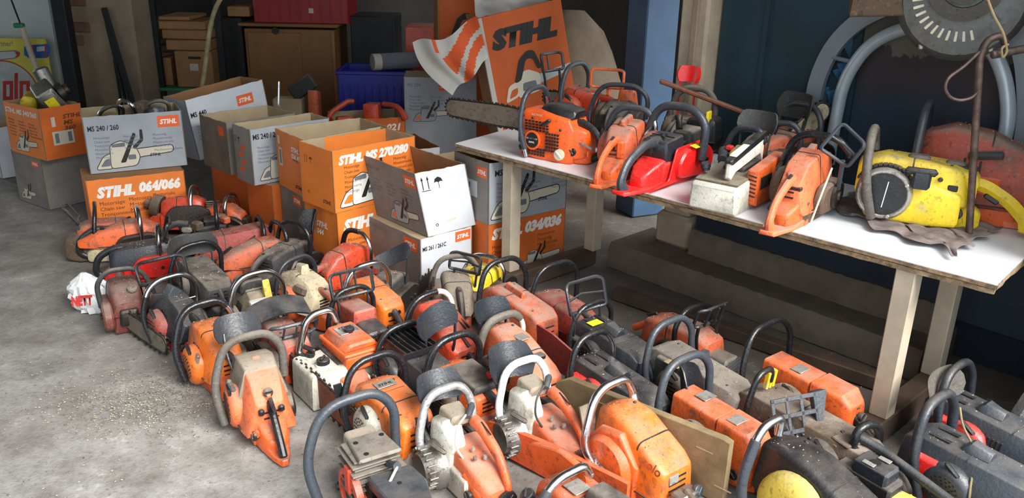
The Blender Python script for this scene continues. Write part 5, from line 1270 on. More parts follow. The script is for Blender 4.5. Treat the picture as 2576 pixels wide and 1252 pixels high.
for sx in (-.022, .022): MB().lathe([(0, .009), (.006, .009), (.006, .001)], (sx, -.186, .165), (0, -1, .1), 12).build('bolt', 'engine_black', t)
for sx in (-.03, 0, .03): MB().lathe([(0, .013), (.02, .012), (.02, .001)], (sx, -.19, .105), (0, -1, 0), 10).build('rubber_stop', 'black_plastic', t)
t = saw('glossy red-orange chainsaw with black cap and black handle turning white at the right', (1105, 776), 130, 'tall', 'red_orange', (1.35, 1, .95), base='red_orange', tank='red_orange', st='red_orange', ststyle='fins', handle=dict(metal='white_clean', grip='black_rubber', span=(0, .66), h=.30, w=.14, wr=.11, r=.0115, rg=.0135, end=.15, y=.06), rear='open', rm='black_plastic')
add_cap(t, (.03, -.03, .255), (0, 0, 1), .026, name='filler_cap'); 
for q in (-.012, .006): MB().box((.05 + q, -.10, .212), (.006, .07, .01), Matrix.Rotation(.25, 3, 'X'), .001).build('slot', 'engine_black', t)
t = saw('brownish orange long-bodied chainsaw with very tall black handle beside the table leg', (1300, 738), 128, 'long', 'orange_dusty', (1.2, 1.35, 1.15), base='orange', tank='orange', st='brown_dirt', handle=bh(h=.36, w=.15, wr=.13, y=.09, lean=.02, r=.0125), rear='plate', rm='orange', rg='orange')
MB().cowl([(-.05, .02, .008, .22, .262, .006), (.06, .022, .012, .22, .275, .006)]).build('cover_ridge', 'orange_dusty', t)
# middle
t = saw('faded orange chainsaw with grey taped handle, black flat guard and muddy side', (1292, 838), 128, 'tall', 'orange_pale', (1.2, 1.1, .95), base='brown_dirt', tank='orange_pale', st='brown_dirt', ststyle='mesh', handle=dict(metal='white_clean', grip='grey_rubber', span=(0, .78), h=.30, w=.13, wr=.105, r=.011, rg=.0165, end=.15, y=.07), guard=dict(kind='solid', w=.085, h=.042, z=.315, y=.14, lean=.3, mat='charcoal', x=-.02), rear='open', rm='black_plastic')
MB().box((.01, -.02, .2515), (.05, .09, .003), None, .001).build('label_plate', 'plate_silver', t); MB().box((.02, -.135, .205), (.045, .035, .02), None, .004).build('switch_plate', 'engine_black', t)
t = saw('black chainsaw with long ridged plastic cover and grey flat hand guard', (1030, 868), 128, 'slab', 'charcoal', (1.2, 1.15, 1.1), base='engine_black', tank='charcoal', st='charcoal', handle=bh(h=.27, w=.13), guard=dict(kind='solid', w=.095, h=.05, z=.30, y=-.02, lean=.3, mat='charcoal', x=.10, roll=.25), rear='loop', rm='black_dusty')
mb = MB()
for i in range(7): mb.box((-.07 + i * .024, .0, .222), (.004, .20, .02), None, .001)
mb.box((0, .10, .226), (.17, .006, .03)); mb.box((0, -.10, .222), (.17, .006, .022)); mb.build('cover_ribs', 'black_plastic', t)
t = saw('chainsaw with ribbed black handle, orange deck, black filter plate and small red switch', (1168, 938), 128, 'flat', 'orange', (1.05, 1, 1), base='orange', tank='orange_dusty', st='brown_dirt', handle=bh(h=.31, w=.135, r=.0145, wr=.12, end=.12, y=.07), rear='loop', rm='charcoal')
MB().cowl([(-.15, .066, .056, .185, .215, .008), (.03, .07, .06, .195, .222, .008)]).build('filter_plate', 'black_dusty', t)
MB().box((.025, -.125, .232), (.02, .022, .022), None, .003).build('switch', 'red', t); MB().cowl([(-.03, .012, .01, -.01, .012, .005), (.06, .014, .012, -.01, .014, .005)]).build('starter_handle', 'black_plastic', t)
[c for c in t.children if c.name.startswith('starter_handle')][0].location = (-.10, -.06, .185)
t = saw('clean orange chainsaw with bright hood, silver plate and black handle over pale tank', (985, 985), 128, 'long', 'orange_deep', (1.25, 1.12, 1.0), base='white_case', tank='white_case', st='white_case', ststyle='mesh', handle=bh(h=.30, w=.145, wr=.12, r=.0125, y=.10, lean=.02), rear='loop', rm='orange', rg='black_plastic', knob=(-.185, .165, .035), guard=None)
MB().box((.0, .045, .2295), (.075, .045, .003), None, .001).build('label_plate', 'plate_silver', t); lettering('STIHL', .02, 'ink_black', t, Matrix.Translation((-.03, .035, .2315)) , .25, .0005, fit=.055)
MB().tube([(-.076, .005, .085), (-.058, .005, .222), (-.035, .005, .2265), (.035, .005, .2265), (.058, .005, .222), (.074, .005, .085)], .003, 6).build('hood_seam', 'orange_pale', t)
MB().prism([(-.16, .24), (-.13, .24), (-.10, .10), (-.14, .10)], 'y', .12, .126, .001).build('side_guard', 'black_plastic', t)
add_bar(t, .25, 'bar_rust', x=.09)
# front-left big orange saw, rear towards the camera
t = saw('large faded orange chainsaw with black flat guard and thick grey handle, nearest the bare concrete', (648, 915), 120, 'facet', 'orange_pale', (1.1, 1.05, 1.0), base='orange', tank='orange', st='orange_pale', ststyle='slots', handle=dict(metal='grey_rubber', h=.335, w=.155, wr=.105, r=.0155, end=.16, y=.04, lean=.02), guard=dict(kind='solid', w=.085, h=.045, z=.335, y=.17, lean=.45, mat='charcoal', x=-.03, arm=False), rear='plate', rm='orange', rg='black_plastic', bar=dict(L=.32, mat='bar_rust', x=.10), zc=.25)
MB().tube(fillet([(-.08, .15, .32), (-.085, .11, .26), (-.07, .08, .18)], .03, 3), .008, 6, .6).build('guard_arm', 'charcoal', t)
q_ = scale_secs(COVERS['facet'], (1.1, 1.05, 1.0))
MB().cowl([(-.045, q_[1][1] + .004, q_[1][2] + .003, .10, .258, .008)] + [(a[0], a[1] + .002, a[2] + .002, a[3] + .03, a[4] + .002, a[5]) for a in q_[2:]], .003).build('cover_front', 'taupe', t)
MB().lathe([(0, .017), (.004, .017), (.006, .013), (.006, .001)], (.0, -.13, .20), (0, -1, .45), 18).build('cover_bolt', 'steel_dark', t)
MB().box((0, -.139, .205), (.026, .003, .004), Matrix.Rotation(.4, 3, 'X')).build('bolt_slot', 'ink_black', t)
MB().cowl([(-.135, .012, .012, .17, .20, .004), (.02, .014, .014, .245, .272, .004)], cx=.0).build('cover_ridge', 'orange_pale', t)
for sx in (-.035, .035): MB().box((sx, -.16, .145), (.02, .02, .024), None, .005).build('control_button', 'black_plastic', t)
MB().lathe([(0, .014), (.012, .013), (.012, .001)], (-.055, -.155, .065), (-.6, -.8, 0), 10).build('tank_plug', 'orange', t)
MB().box((-.10, -.01, .19), (.018, .022, .06), Matrix.Rotation(-.3, 3, 'Y'), .006).build('starter_toggle', 'grey_rubber', t)
# front: stripped engine
t = saw('stripped chainsaw showing its finned cylinder under a wide grey handle, front of the picture', (938, 1120), 122, None, 'alu', base='orange', tank='red_orange', st='red_orange', ststyle='none', start=False, rear=None, rm='red_orange', handle=dict(metal='slate', h=.335, w=.185, wr=.125, r=.0165, end=.12, y=.10, lean=.03, fr=.10), cl='brown_dirt', zc=.235)
add_fins(t, (-.01, .015, .09), .155, .135, 10, .0145, 'alu_dusty', cols=1)
tr = MB().box((0, -.19, .05), (.17, .20, .10), None, .012).build('tank_tray', 'red_orange', t)
rim = MB()
for s_ in (-1, 1): rim.box((s_ * .082, -.19, .115), (.008, .20, .04), None, .003)
rim.box((0, -.288, .115), (.17, .008, .04), None, .003); rim.build('tray_rim', 'orange_pale', tr)
o = MB().cowl([(-.06, .07, .067, .226, .240, .006), (.06, .06, .056, .226, .240, .006)]).build('cylinder_head', 'alu_dusty', t)
for q in ((-.035, .03), (.035, .035), (-.03, -.04)): MB().lathe([(0, .008), (.002, .008), (.002, .001)], (q[0] * 1.25, q[1], .240), (0, 0, 1), 10).build('bolt_hole', 'ink_black', o)
MB().lathe([(0, .011), (.03, .010), (.045, .015), (.055, .014), (.055, .001)], (.03, -.05, .19), (.1, -1, .35), 12).build('spark_plug', 'slate', t)
MB().tube(fillet([(.035, -.10, .205), (.0, -.13, .19), (-.02, -.12, .14), (-.01, -.10, .10)], .03, 4), .0045, 7).build('ignition_wire', 'wire_white', t)
MB().prism(rounded([(-.04, -.26), (.07, -.27), (.10, -.17), (.09, -.075), (-.05, -.07)], .015, 3), 'z', .145, .185, .005).build('filter_box', 'slate', t)
MB().lathe([(0, .007), (.002, .007), (.002, .001)], (.02, -.15, .185), (0, 0, 1), 10).build('filter_hole', 'ink_black', t)
MB().cowl([(.06, .055, .05, .10, .225, .015), (.12, .055, .05, .10, .23, .015)]).build('muffler_box', 'taupe', t)
fl = MB().lathe([(-.01, .085), (.012, .085), (.014, .066), (-.008, .064)], (-.075, .0, .085), (-1, 0, 0), 24).build('flywheel_housing', 'red_orange', t)
MB().lathe([(0, .055), (.01, .052), (.012, .02), (.02, .018), (.02, .001)], (-.07, .0, .085), (-1, 0, 0), 14).build('flywheel', 'steel_dark', fl)
MB().cowl([(-.02, .008, .008, .1, .19, .004), (.01, .008, .008, .1, .19, .004)], cx=-.085).build('bracket', 'red_orange', t)
for i, m in enumerate(['alu', 'steel_dark', 'red_orange', 'alu', 'orange_pale']): MB().lathe([(0, .009), (.02, .009), (.02, .001)], (-.04 + .022 * i, -.19 + .012 * (i % 2), .11), (.2, -.5, 1), 9).build('fitting', m, t)
# white-cased saws
def shell_saw(label, px, head, handle, guard, wire='wire_white', cap=True, sc=1.0):
    t = saw(label, px, head, None, 'orange', base='white_case', tank=None, st='white_case', ststyle='fins', rear=None, cl='steel_dark', handle=handle, guard=guard, zc=.21 * 1.0, sc=sc, start=False)
    MB().cowl([(-.02, .05, .028, .02, .20, .02), (.03, .062, .04, .02, .25, .025), (.10, .06, .04, .03, .235, .025)], cx=-.035).build('fan_case', 'white_case', t)
    k = MB().lathe([(0, .09), (.02, .088), (.05, .07), (.075, .055), (.077, .001)], (-.085, .03, .085), (-1, 0, 0), 24).build('starter_housing', 'alu', t)
    mb = MB()
    for i in range(20):
        a = 2 * math.pi * i / 20
        mb.box((-.085 - .045, .03 + math.cos(a) * .072, .085 + math.sin(a) * .072), (.05, .012, .006), Matrix.Rotation(a, 3, 'X'), .002)
    stuff(mb.build('cooling_fins', 'alu', k, smooth=False))
    MB().box((-.11, -.02, .185), (.02, .085, .02), Matrix.Rotation(.2, 3, 'Z'), .008).build('starter_grip', 'grey_rubber', t)
    MB().cowl([(-.215, .055, .042, .01, .10, .02), (-.15, .074, .06, .0, .14, .022), (-.02, .078, .066, .0, .165, .02), (.03, .07, .06, .0, .17, .02)], cx=.015).build('tank_shell', 'orange_pale', t)
    p = fillet([(.045, .0, .235), (.045, -.05, .235), (.05, -.175, .175), (.05, -.232, .085), (.04, -.21, .03)], .06, 6)
    o = MB().tube(p, [.018 + .006 * math.cos(math.pi * i / (len(p) - 1)) for i in range(len(p))], 12, .9).build('rear_handle', 'orange', t)
    MB().box((.045, -.08, .248), (.006, .07, .004), Matrix.Rotation(.22, 3, 'X'), .001).build('grip_slot', 'ink_black', o)
    MB().cowl([(.02, .045, .035, .22, .262, .012), (.10, .05, .04, .21, .268, .012)]).build('hood', 'taupe', t)
    if cap: add_cap(t, (.04, -.226, .055), (0, -1, .1), .036, 'black_plastic', 'fuel_cap', .02)
    add_cap(t, (-.055, -.17, .05), (-1, -.2, .1), .012, 'black_plastic', 'plug')
    MB().tube(fillet([(.01, .0, .27), (-.045, -.03, .25), (-.06, -.05, .19), (-.04, -.07, .15)], .03, 5), .004, 7).build('ignition_wire', wire, t)
    MB().lathe([(0, .011), (.05, .013), (.06, .008)], (.015, -.005, .262), (.6, .6, .35), 10).build('plug_cap', 'slate', t)
    for c in ((.0, -.07, .168), (-.015, -.11, .16), (.02, -.12, .158)): MB().lathe([(0, .008), (.014, .007), (.014, .001)], c, (0, 0, 1), 8).build('fitting', 'plate_silver', t)
    return t
shell_saw('white and orange chainsaw with dented chrome handle and round black tank cap at the front', (1166, 1082), 122, dict(metal='alu_bright', h=.325, w=.14, wr=.085, r=.0155, end=.20, y=.08, lean=.03, low=.06), dict(kind='solid', w=.09, h=.05, z=.315, y=.17, lean=.5, mat='charcoal', x=-.02, curve=.4), sc=.93)
shell_saw('white and orange chainsaw with paint-chipped white handle behind the long orange bar', (1362, 1008), 122, dict(metal='white_chipped', grip=None, h=.325, w=.14, wr=.085, r=.0145, end=.20, y=.08, lean=.03, low=.06), dict(kind='solid', w=.095, h=.062, z=.315, y=.17, lean=.45, mat='charcoal', x=-.05, curve=.5), 'engine_black', sc=.95)
# the big rounded orange saw by the plank
t = saw('big rounded orange chainsaw with grey metal handle standing before the plank', (1598, 1040), 128, 'tall', 'orange_deep', (1.3, .95, 1.0), base='orange', tank=None, st='orange_deep', ststyle='none', start=False, rear=None, handle=dict(metal='chrome', h=.345, w=.17, wr=.06, r=.015, end=.26, y=.06, lean=.02, low=.10), cl='brown_dirt', muff=False, zc=.26)
MB().lathe([(0, .105), (.02, .105), (.05, .085), (.06, .05), (.062, .001)], (-.075, .01, .105), (-1, 0, 0), 28).build('starter_housing', 'orange', t)
MB().cowl([(-.10, .012, .012, .02, .15, .006), (-.03, .02, .018, .02, .235, .02), (.06, .02, .018, .02, .22, .02), (.11, .012, .01, .03, .16, .02)], cx=-.085).build('fan_cover', 'orange', t)
k = MB().lathe([(0, .062), (.045, .06), (.05, .052), (.05, .001)], (-.115, .06, .075), (-1, 0, .15), 22).build('exhaust_screen', 'alu', t)
mb = MB()
for i in range(24):
    for j in range(4):
        a = 2 * math.pi * (i + .5 * (j % 2)) / 24
        mb.box((-.125 - j * .009, .06 + math.cos(a) * .062, .075 + math.sin(a) * .062), (.004, .006, .004), Matrix.Rotation(a, 3, 'X'))
stuff(mb.build('perforations', 'ink_black', k, smooth=False))
MB().box((-.155, -.015, .10), (.03, .05, .05), Matrix.Rotation(.4, 3, 'X'), .01).build('starter_grip', 'slate', t)
MB().box((-.02, -.2, .13), (.04, .006, .03), None, .001).build('rating_plate', 'plate_silver', t)
M = frame((-.078, -.118, .165), (0, -1, -.12), (.25, 0, 1)); lettering('solo', .045, 'orange_dusty', t, M @ Matrix.Translation((0, 0, .006)), .15, .001, fit=.075)
MB().tube(fillet([(.0, -.235, .10), (-.005, -.27, .09), (.0, -.33, .02), (.01, -.40, .012)], .04, 5), .012, 9).build('fuel_hose', 'brown_dirt', t)
MB().box((.0, -.235, .075), (.09, .05, .05), None, .006).build('valve_block', 'alu', t); add_cap(t, (.04, -.24, .09), (0, -1, .3), .02, 'slate', 'hose_clamp')
MB().plate(lambda u, v: (-.08 + .03 * u, .13 + .02 * v, .19 + .06 * v), 6, 6, .006).build('hand_guard', 'taupe', t)
# orange saw and bar at the bottom edge
t = saw('orange chainsaw at the bottom edge with silver-ended grey handle and long orange bar', (1475, 1245), 128, 'flat', 'orange', (1.15, 1.1, .95), base='orange', tank='orange', st='orange', rear='loop', rm='charcoal', handle=dict(metal='chrome', grip='slate', span=(.0, .50), h=.25, w=.17, wr=.05, r=.0135, rg=.0165, end=.22, y=.04), bar=None, guard=None)
MB().box((-.01, .03, .2), (.06, .06, .003), None, .001).build('label_plate', 'plate_silver', t)
MB().cowl([(-.13, .05, .03, .18, .235, .012), (-.02, .05, .03, .18, .225, .012)], cx=.02).build('filter_hood', 'black_dusty', t)
for y in (.10, .15): add_cap(t, (-.09, y, .12), (-.5, .2, 1), .024, 'charcoal', 'oil_cap', .025)
o = bar_world(t, G(1580, 1252, .055), G(1216, 1080, .055), .052, 'bar_orange', False, th=.008, name='bar_scabbard')
MB().prism(rounded([(.03, .10), (.03, .22), (.16, .235), (.30, .19), (.34, .15), (.30, .13)], .03, 4), 'x', .03, .055, .004).build('side_cover', 'orange', t)
# black-hooded red saws
def hood_saw(label, px, head, cm='charcoal', side='red', guard=None, handle=None, k=(1.15, 1.2, 1.05), ststyle='mesh', sc=1.0, st='red', rear='loop', mesh='engine_black'):
    t = saw(label, px, head, 'slab', cm, k, base=side, tank=side, st=st, ststyle=ststyle, rear=rear, rm=side, rg='charcoal', handle=handle, guard=guard, sc=sc)
    z = COVERS['slab'][2][3] + (COVERS['slab'][2][4] - COVERS['slab'][2][3]) * k[2]
    MB().cowl([(-.07, .03, .012, z - .012, z + .012, .004), (-.01, .034, .022, z - .01, z + .026, .004), (.012, .03, .024, z - .01, z + .006, .004)], .002, 1).build('hood_latch', cm, t)
    for sx in (-.03, .03): MB().box((sx, .08, z + .0015), (.014, .07, .003), None, .001).build('hood_rib', 'black_plastic', t)
    MB().cowl([(.0, .03, .02, .07, .165, .012), (.11, .034, .024, .07, .17, .012)], cx=-.085).build('side_cover', side, t)
    MB().box((0, -.245, .10), (.03, .03, .04), None, .008).build('latch', side, t)
    return t
hood_saw('black-hooded red chainsaw with silver-ended handle beside the top end of the plank', (1540, 930), 128, 'charcoal', 'red', None, dict(metal='chrome', grip='black_rubber', span=(0, .72), h=.305, w=.135, wr=.10, r=.0105, rg=.0125, end=.14, y=.09, lean=.02))
t = hood_saw('black chainsaw with small yellow sticker and open black hand guard in the shade', (1530, 828), 128, 'charcoal', 'black_plastic', dict(kind='frame', w=.10, h=.06, z=.33, y=.14, lean=.3, cols=1, rows=2, mat='charcoal', x=-.03), dict(metal='black_rubber', h=.29, w=.13, r=.011, y=.10), st='black_plastic', k=(1.15, 1.1, 1.15))
MB().box((-.02, .06, .226), (.06, .04, .003), None, .001).build('yellow_sticker', 'sticker_yellow', t)
t = saw('dull red chainsaw in the shadow beside the brownish orange one, with black wrap handle', (1412, 752), 128, 'flat', 'brick_red', (1.1, 1.1, 1), base='brick_red', handle=bh(h=.34, w=.15, wr=.14, end=.05, y=.05), rear='loop', rm='black_dusty', bar=None)
bar_world(t, G(1320, 830, .10), G(1462, 935, .09), .06, 'bar_red', False)
t = saw('grey dusty chainsaw with ochre patch on its hood and dark curved handle', (1742, 902), 128, 'slab', 'alu_dusty', (1.15, 1.25, 1.1), base='engine_black', tank='black_dusty', st='brown_dirt', handle=dict(metal='slate', h=.32, w=.16, wr=.12, r=.0135, end=.16, y=.10, lean=.02), guard=dict(kind='solid', w=.045, h=.075, z=.21, y=-.10, lean=.2, mat='charcoal', x=-.17, curve=1.4, arm=False), rear='loop', rm='slate')
MB().cowl([(-.07, .04, .03, .1, .2, .012), (.10, .042, .03, .1, .205, .012)], cx=-.06).build('hood', 'black_dusty', t); MB().box((-.085, .02, .2035), (.035, .07, .003), None, .001).build('ochre_patch', 'yellow_dull', t)
MB().box((.045, -.02, .222), (.05, .03, .02), Matrix.Rotation(.5, 3, 'Z'), .004).build('intake_step', 'slate', t)
t = saw('orange chainsaw with black ribbed muffler and finger-slotted guard under the table', (1725, 816), 310, 'flat', 'orange_dusty', (1.1, 1.15, 1.05), base='brown_dirt', tank='orange', st='brown_dirt', handle=bh(h=.29, w=.14, y=.04), guard=dict(kind='frame', w=.09, h=.04, z=.30, y=.16, lean=.3, cols=4, mat='black_plastic', x=.02), rear='open', rm='orange')
o = MB().cowl([(.15, .05, .045, .03, .14, .02), (.24, .05, .045, .03, .14, .02)]).build('filter_cover', 'alu_dusty', t)
mb = MB()
for i in range(6): mb.box((0, .25, .045 + i * .016), (.085, .012, .006), Matrix.Rotation(.2, 3, 'Y'), .002)
stuff(mb.build('ribs', 'slate', o, smooth=False))
def two_saw(label, px, head, handle, sc=1.0, cm='orange', lever=True):
    t = saw(label, px, head, None, cm, base='engine_black', tank=None, st='brown_dirt', ststyle='radial', rear='open', rm='charcoal', rg='black_rubber', handle=handle, zc=.22, sc=sc, cl='orange', muff=False)
    MB().cowl([(-.045, .068, .058, .035, .212, .012), (.14, .068, .056, .05, .222, .012)], n=3).build('top_cover', cm, t)
    o = MB().cowl([(-.20, .058, .050, .02, .185, .022), (-.17, .068, .058, .02, .215, .022), (-.058, .07, .06, .03, .218, .014)], n=4).build('rear_cover', cm, t)
    MB().box((0, -.05, .12), (.11, .02, .16), None, .004).build('seal_gap', 'engine_black', t)
    add_cap(o, (.01, -.208, .13), (0, -1, .1), .02, 'engine_black', 'filter_knob', .022)
    MB().box((-.01, .02 if not lever else -.10, .2195), (.06, .045, .003), None, .001).build('label_plate', 'plate_silver', t)
    if lever: MB().box((-.085, -.02, .135), (.014, .07, .024), Matrix.Rotation(.45, 3, 'X'), .006).build('choke_lever', 'slate', t)
    return t
t = two_saw('orange two-piece chainsaw with ribbed black handle and silver plate right of the plank', (1800, 1020), 128, dict(metal='slate', h=.335, w=.15, wr=.135, r=.015, end=.16, y=.13, lean=.02), 1.0, 'orange', True)
MB().box((.02, .06, .2235), (.06, .05, .003), None, .001).build('label_plate', 'plate_silver', t)
t = two_saw('orange two-piece chainsaw with thin blue-black handle and black knob, left of the table leg', (2030, 930), 128, dict(metal='black_rubber', h=.33, w=.16, wr=.14, r=.0115, end=.16, y=.16, lean=.02), 1.04, 'orange', False)
MB().lathe([(0, .03), (.02, .03), (.022, .012), (.03, .01)], (-.11, .0, .16), (-1, 0, .4), 14).build('pulley', 'steel_dark', t)
t = saw('long mud-caked dark chainsaw with yellow handle clip and orange side bar', (2015, 1030), 128, 'slab', 'brown_dirt', (1.2, 1.5, 1.0), base='engine_black', tank='black_dusty', st='charcoal', ststyle='slots', rear='open', rm='black_dusty', handle=dict(metal='black_rubber', h=.30, w=.14, wr=-.01, end=.285, r=.0115, y=.13, low=.05))
for q in (0, .018, .036): MB().box((-.02 + q, .135, .255), (.012, .02, .07), Matrix.Rotation(.1, 3, 'X'), .003).build('handle_clip', 'yellow', t)
mb = MB()
for i in range(8): mb.box((-.092, -.12 + i * .026, .14), (.008, .012, .07), Matrix.Rotation(.2, 3, 'X'), .003)
stuff(mb.build('side_fins', 'charcoal', t, smooth=False))
MB().cowl([(-.23, .04, .034, .05, .17, .02), (-.17, .045, .04, .05, .19, .02)], cx=-.03).build('yellow_cylinder', 'yellow_dull', t)
MB().prism(rounded([(-.25, .02), (.28, .05), (.28, .10), (-.25, .09)], .012, 3), 'x', -.135, -.12, .002).build('side_bar', 'orange', t)
t = saw('yellow chainsaw engine behind a grey guard with two rows of square holes', (2120, 1105), 118, None, 'yellow_dull', base='engine_black', tank='yellow_dull', st='engine_black', handle=dict(metal='black_rubber', h=.25, w=.03, wr=.10, r=.0145, y=-.06), rear='open', rm='slate', guard=None, zc=.17)
gm = MB()
W_, H_ = .085, .055
for i in range(4): gm.box((-W_ + i * W_ * 2 / 3, 0, 0), (.014, .006, H_ * 2 + .014), None, .002)
for j in range(3): gm.box((0, 0, -H_ + j * H_), (W_ * 2 + .014, .006, .016), None, .002)
gm.prism(rounded([(W_, -H_), (W_ + .015, -H_), (W_ + .05, H_ * 1.2), (W_, H_ + .008)], .006, 2), 'y', -.004, .03, .001)
o = gm.build('hand_guard', 'slate', t); o.location = (-.10, .12, .225); o.rotation_euler = (R(-25), 0, R(-8))
MB().tube([(-.06, .12, .18), (-.04, .10, .09)], .008, 6).build('guard_arm', 'slate', t)
add_fins(t, (0, .03, .09), .12, .11, 7, .014, 'yellow_dull'); MB().box((-.01, -.03, .19), (.09, .07, .012), None, .004).build('cylinder_head', 'brown_dirt', t)
MB().lathe([(0, .014), (.02, .016), (.028, .01)], (.03, -.06, .17), (.2, -1, .6), 12).build('spark_plug', 'taupe', t)
# bottom right
t = saw('chainsaw with big black worn hood and flaking yellow starter at the bottom right', (2050, 1150), 128, 'tall', 'black_plastic', (1.25, 1.25, 1.0), base='black_dusty', tank='black_plastic', st='yellow', ststyle='none', rear='loop', rm='black_plastic', handle=dict(metal='chrome', grip='slate', span=(0, .62), h=.345, w=.19, wr=-.02, r=.0135, rg=.017, end=.29, y=.12, low=.0), label_plate=None, zc=.26)
MB().lathe([(0, .112), (.02, .11), (.04, .095), (.05, .06), (.052, .001)], (-.085, .0, .118), (-1, 0, .1), 28).build('side_cover', 'yellow_worn', t)
mb = MB()
for i in range(4): mb.box((-.012 + i * .012, -.262, .17), (.005, .004, .05), None, .001)
stuff(mb.build('rear_slots', 'plate_silver', t, smooth=False))
lettering('solo', .05, 'plate_silver', t, frame((-.082, -.185, .150), (0, -1, -.1), (.25, 0, 1)) @ Matrix.Translation((0, 0, .008)), .15, .001, fit=.07)
hood_saw('black-hooded red chainsaw standing rearmost by the white plaster jamb', (2476, 1030), 128, 'slate', 'red', dict(kind='solid', w=.12, h=.055, z=.27, y=.13, lean=.3, mat='grey_rubber', x=-.10, arm=False, roll=.1), dict(metal='charcoal', h=.33, w=.14, wr=.11, r=.0145, end=.16, y=.09, lean=.02), k=(1.15, 1.2, 1.1))
t = hood_saw('black-hooded red chainsaw with round mesh starter screen at the right edge of the floor', (2440, 1130), 128, 'slate', 'red', None, dict(metal='charcoal', h=.34, w=.16, wr=.10, r=.0165, end=.16, y=.10, lean=.02), k=(1.2, 1.25, 1.1), st='slate')
MB().tube(fillet([(.06, .08, .30), (.03, .05, .26), (.0, -.02, .21), (-.10, -.06, .15), (-.12, -.08, .05)], .04, 5), .004, 7).build('starter_cord', 'board_beige', t)
t = saw('small chainsaw with square black carburettor block, long black tube and yellow tail', (2205, 1165), 128, None, 'charcoal', base='charcoal', tank='yellow', st='charcoal', rear=None, zc=.19, handle=None, start=False)
o = MB().cowl([(-.05, .045, .042, .12, .19, .006), (.05, .045, .042, .12, .195, .006)]).build('carburettor_block', 'charcoal', t)
MB().lathe([(0, .016), (.003, .016), (.003, .001)], (-.005, .0, .195), (0, 0, 1), 12).build('intake_hole', 'ink_black', o)
for q in (-.028, .03): MB().box((q, -.01 * (1 if q > 0 else -1), .1965), (.02, .04, .003), None, .001).build('gasket', 'plate_silver', o)
MB().tube(fillet([(.06, .12, .21), (.085, .04, .19), (.085, -.22, .13), (.09, -.30, .10)], .03, 4), .016, 10).build('black_tube', 'charcoal', t)
MB().cowl([(-.24, .03, .02, .02, .09, .02), (-.16, .05, .04, .01, .13, .025), (-.06, .055, .045, .01, .12, .02)]).build('tail_cover', 'yellow', t)
MB().cowl([(-.34, .035, .02, .05, .09, .015), (-.24, .05, .04, .04, .115, .02)], cx=.10).build('handle_cap', 'alu', t)

# ---------------------------------------------------------------- the saws on the table
def tsaw(label, px, head, *a, **k): return saw(label, px, head, *a, z0=TZ, **k)
# bright orange saw at the left end
p = G(1392, 262, TZ + .24)
t = tsaw('bright orange chainsaw with long bar and round black badge on the table', (1392, 262), 144, None, 'orange_bright', sc=1.06, base='orange_bright', tank=None, st='orange_bright', start=False, rear='loop', rm='black_plastic', handle=dict(metal='chrome', grip='slate', span=(.06, .84), h=.30, w=.125, wr=.11, r=.0105, rg=.0125, end=.17, y=.10, lean=.0, low=.012), zc=.24, bar=dict(L=.64, mat='bar_grey', z=.13, hw=.045, x=.07, y0=.05))
MB().cowl([(-.15, .075, .07, .0, .16, .02), (-.13, .085, .075, .0, .20, .02), (.02, .09, .075, .0, .225, .022), (.11, .085, .07, .01, .215, .02), (.13, .07, .05, .03, .18, .02)]).build('engine_case', 'orange_bright', t)
cs = [c for c in t.children if c.name.startswith('engine_case')][0]
MB().cowl([(-.14, .06, .045, .195, .235, .016), (-.06, .068, .05, .20, .252, .018), (.02, .066, .045, .21, .245, .016)]).build('air_cleaner_cover', 'black_plastic', t)
mb = MB()
for r_ in range(4):
    for i in range(7): mb.box((-.0885 + r_ * .0012, .085 - i * .019, .17 - r_ * .013), (.006, .011, .008))
for r_ in range(7):
    for i in range(5):
        if r_ < 6: mb.box((-.092, -.03 - i * .015, .125 - r_ * .015), (.006, .0085, .010))
for r_ in range(3):
    for i in range(8): mb.box((-.0925, .095 - i * .016, .022 + r_ * .013), (.006, .009, .009))
for i in range(4):
    for r_ in range(4): mb.box((-.092, .105 - i * .012, .10 - r_ * .016), (.006, .007, .010))
stuff(mb.build('vent_slots', 'engine_black', cs, smooth=False))
bd = MB().lathe([(0, .044), (.006, .044), (.008, .036), (.006, .034), (.006, .001)], (-.090, .045, .085), (-1, 0, .05), 28).build('badge', 'orange_bright', t)
MB().lathe([(.006, .035), (.0075, .034), (.0075, .001)], (-.090, .045, .085), (-1, 0, .05), 28).build('badge_disc', 'ink_black', bd)
M = frame((-.0985, .045, .085), (0, -1, 0), (.05, 0, 1))
bb = MB(); bb.add([M @ Vector(q) for q in ((-.031, .004, .0002), (.031, .004, .0002), (.031, .012, .0002), (-.031, .012, .0002))], [(0, 1, 2, 3)]); bb.build('badge_band', 'plate_silver', bd, smooth=False, recalc=False)
lettering('ECHO', .015, 'ink_black', bd, M @ Matrix.Translation((-.018, .0028, .0012)), 0, .0006, fit=.036); lettering('500VL', .011, 'ink_white', bd, M @ Matrix.Translation((-.016, -.012, .0012)), .15, .0003, fit=.032)
add_cap(t, (-.083, -.10, .04), (-1, -.15, .05), .026, 'print_cream', 'fuel_cap', .016)
MB().box((-.10, -.03, .175), (.016, .058, .017), Matrix.Rotation(-.6, 3, 'X'), .006).build('starter_grip', 'black_plastic', t)
lettering('ELECTRONIC', .012, 'print_cream', t, frame((-.082, .06, .196), (0, -1, 0), (.22, 0, 1)) @ Matrix.Translation((0, 0, .002)), .1, 0, fit=.06); 
for c in ((-.088, .10, .19), (-.09, .115, .07), (-.09, -.10, .15), (-.088, .05, .185)): add_screw(t, c, (-1, 0, .1), .006)
MB().cowl([(-.20, .05, .045, .03, .15, .012), (-.145, .07, .06, .02, .165, .012)]).build('handle_mount', 'orange_bright', t)
MB().tube([(-.05, -.18, .10), (-.065, -.25, .085)], .006, 7).build('trigger_lock', 'plate_silver', t)
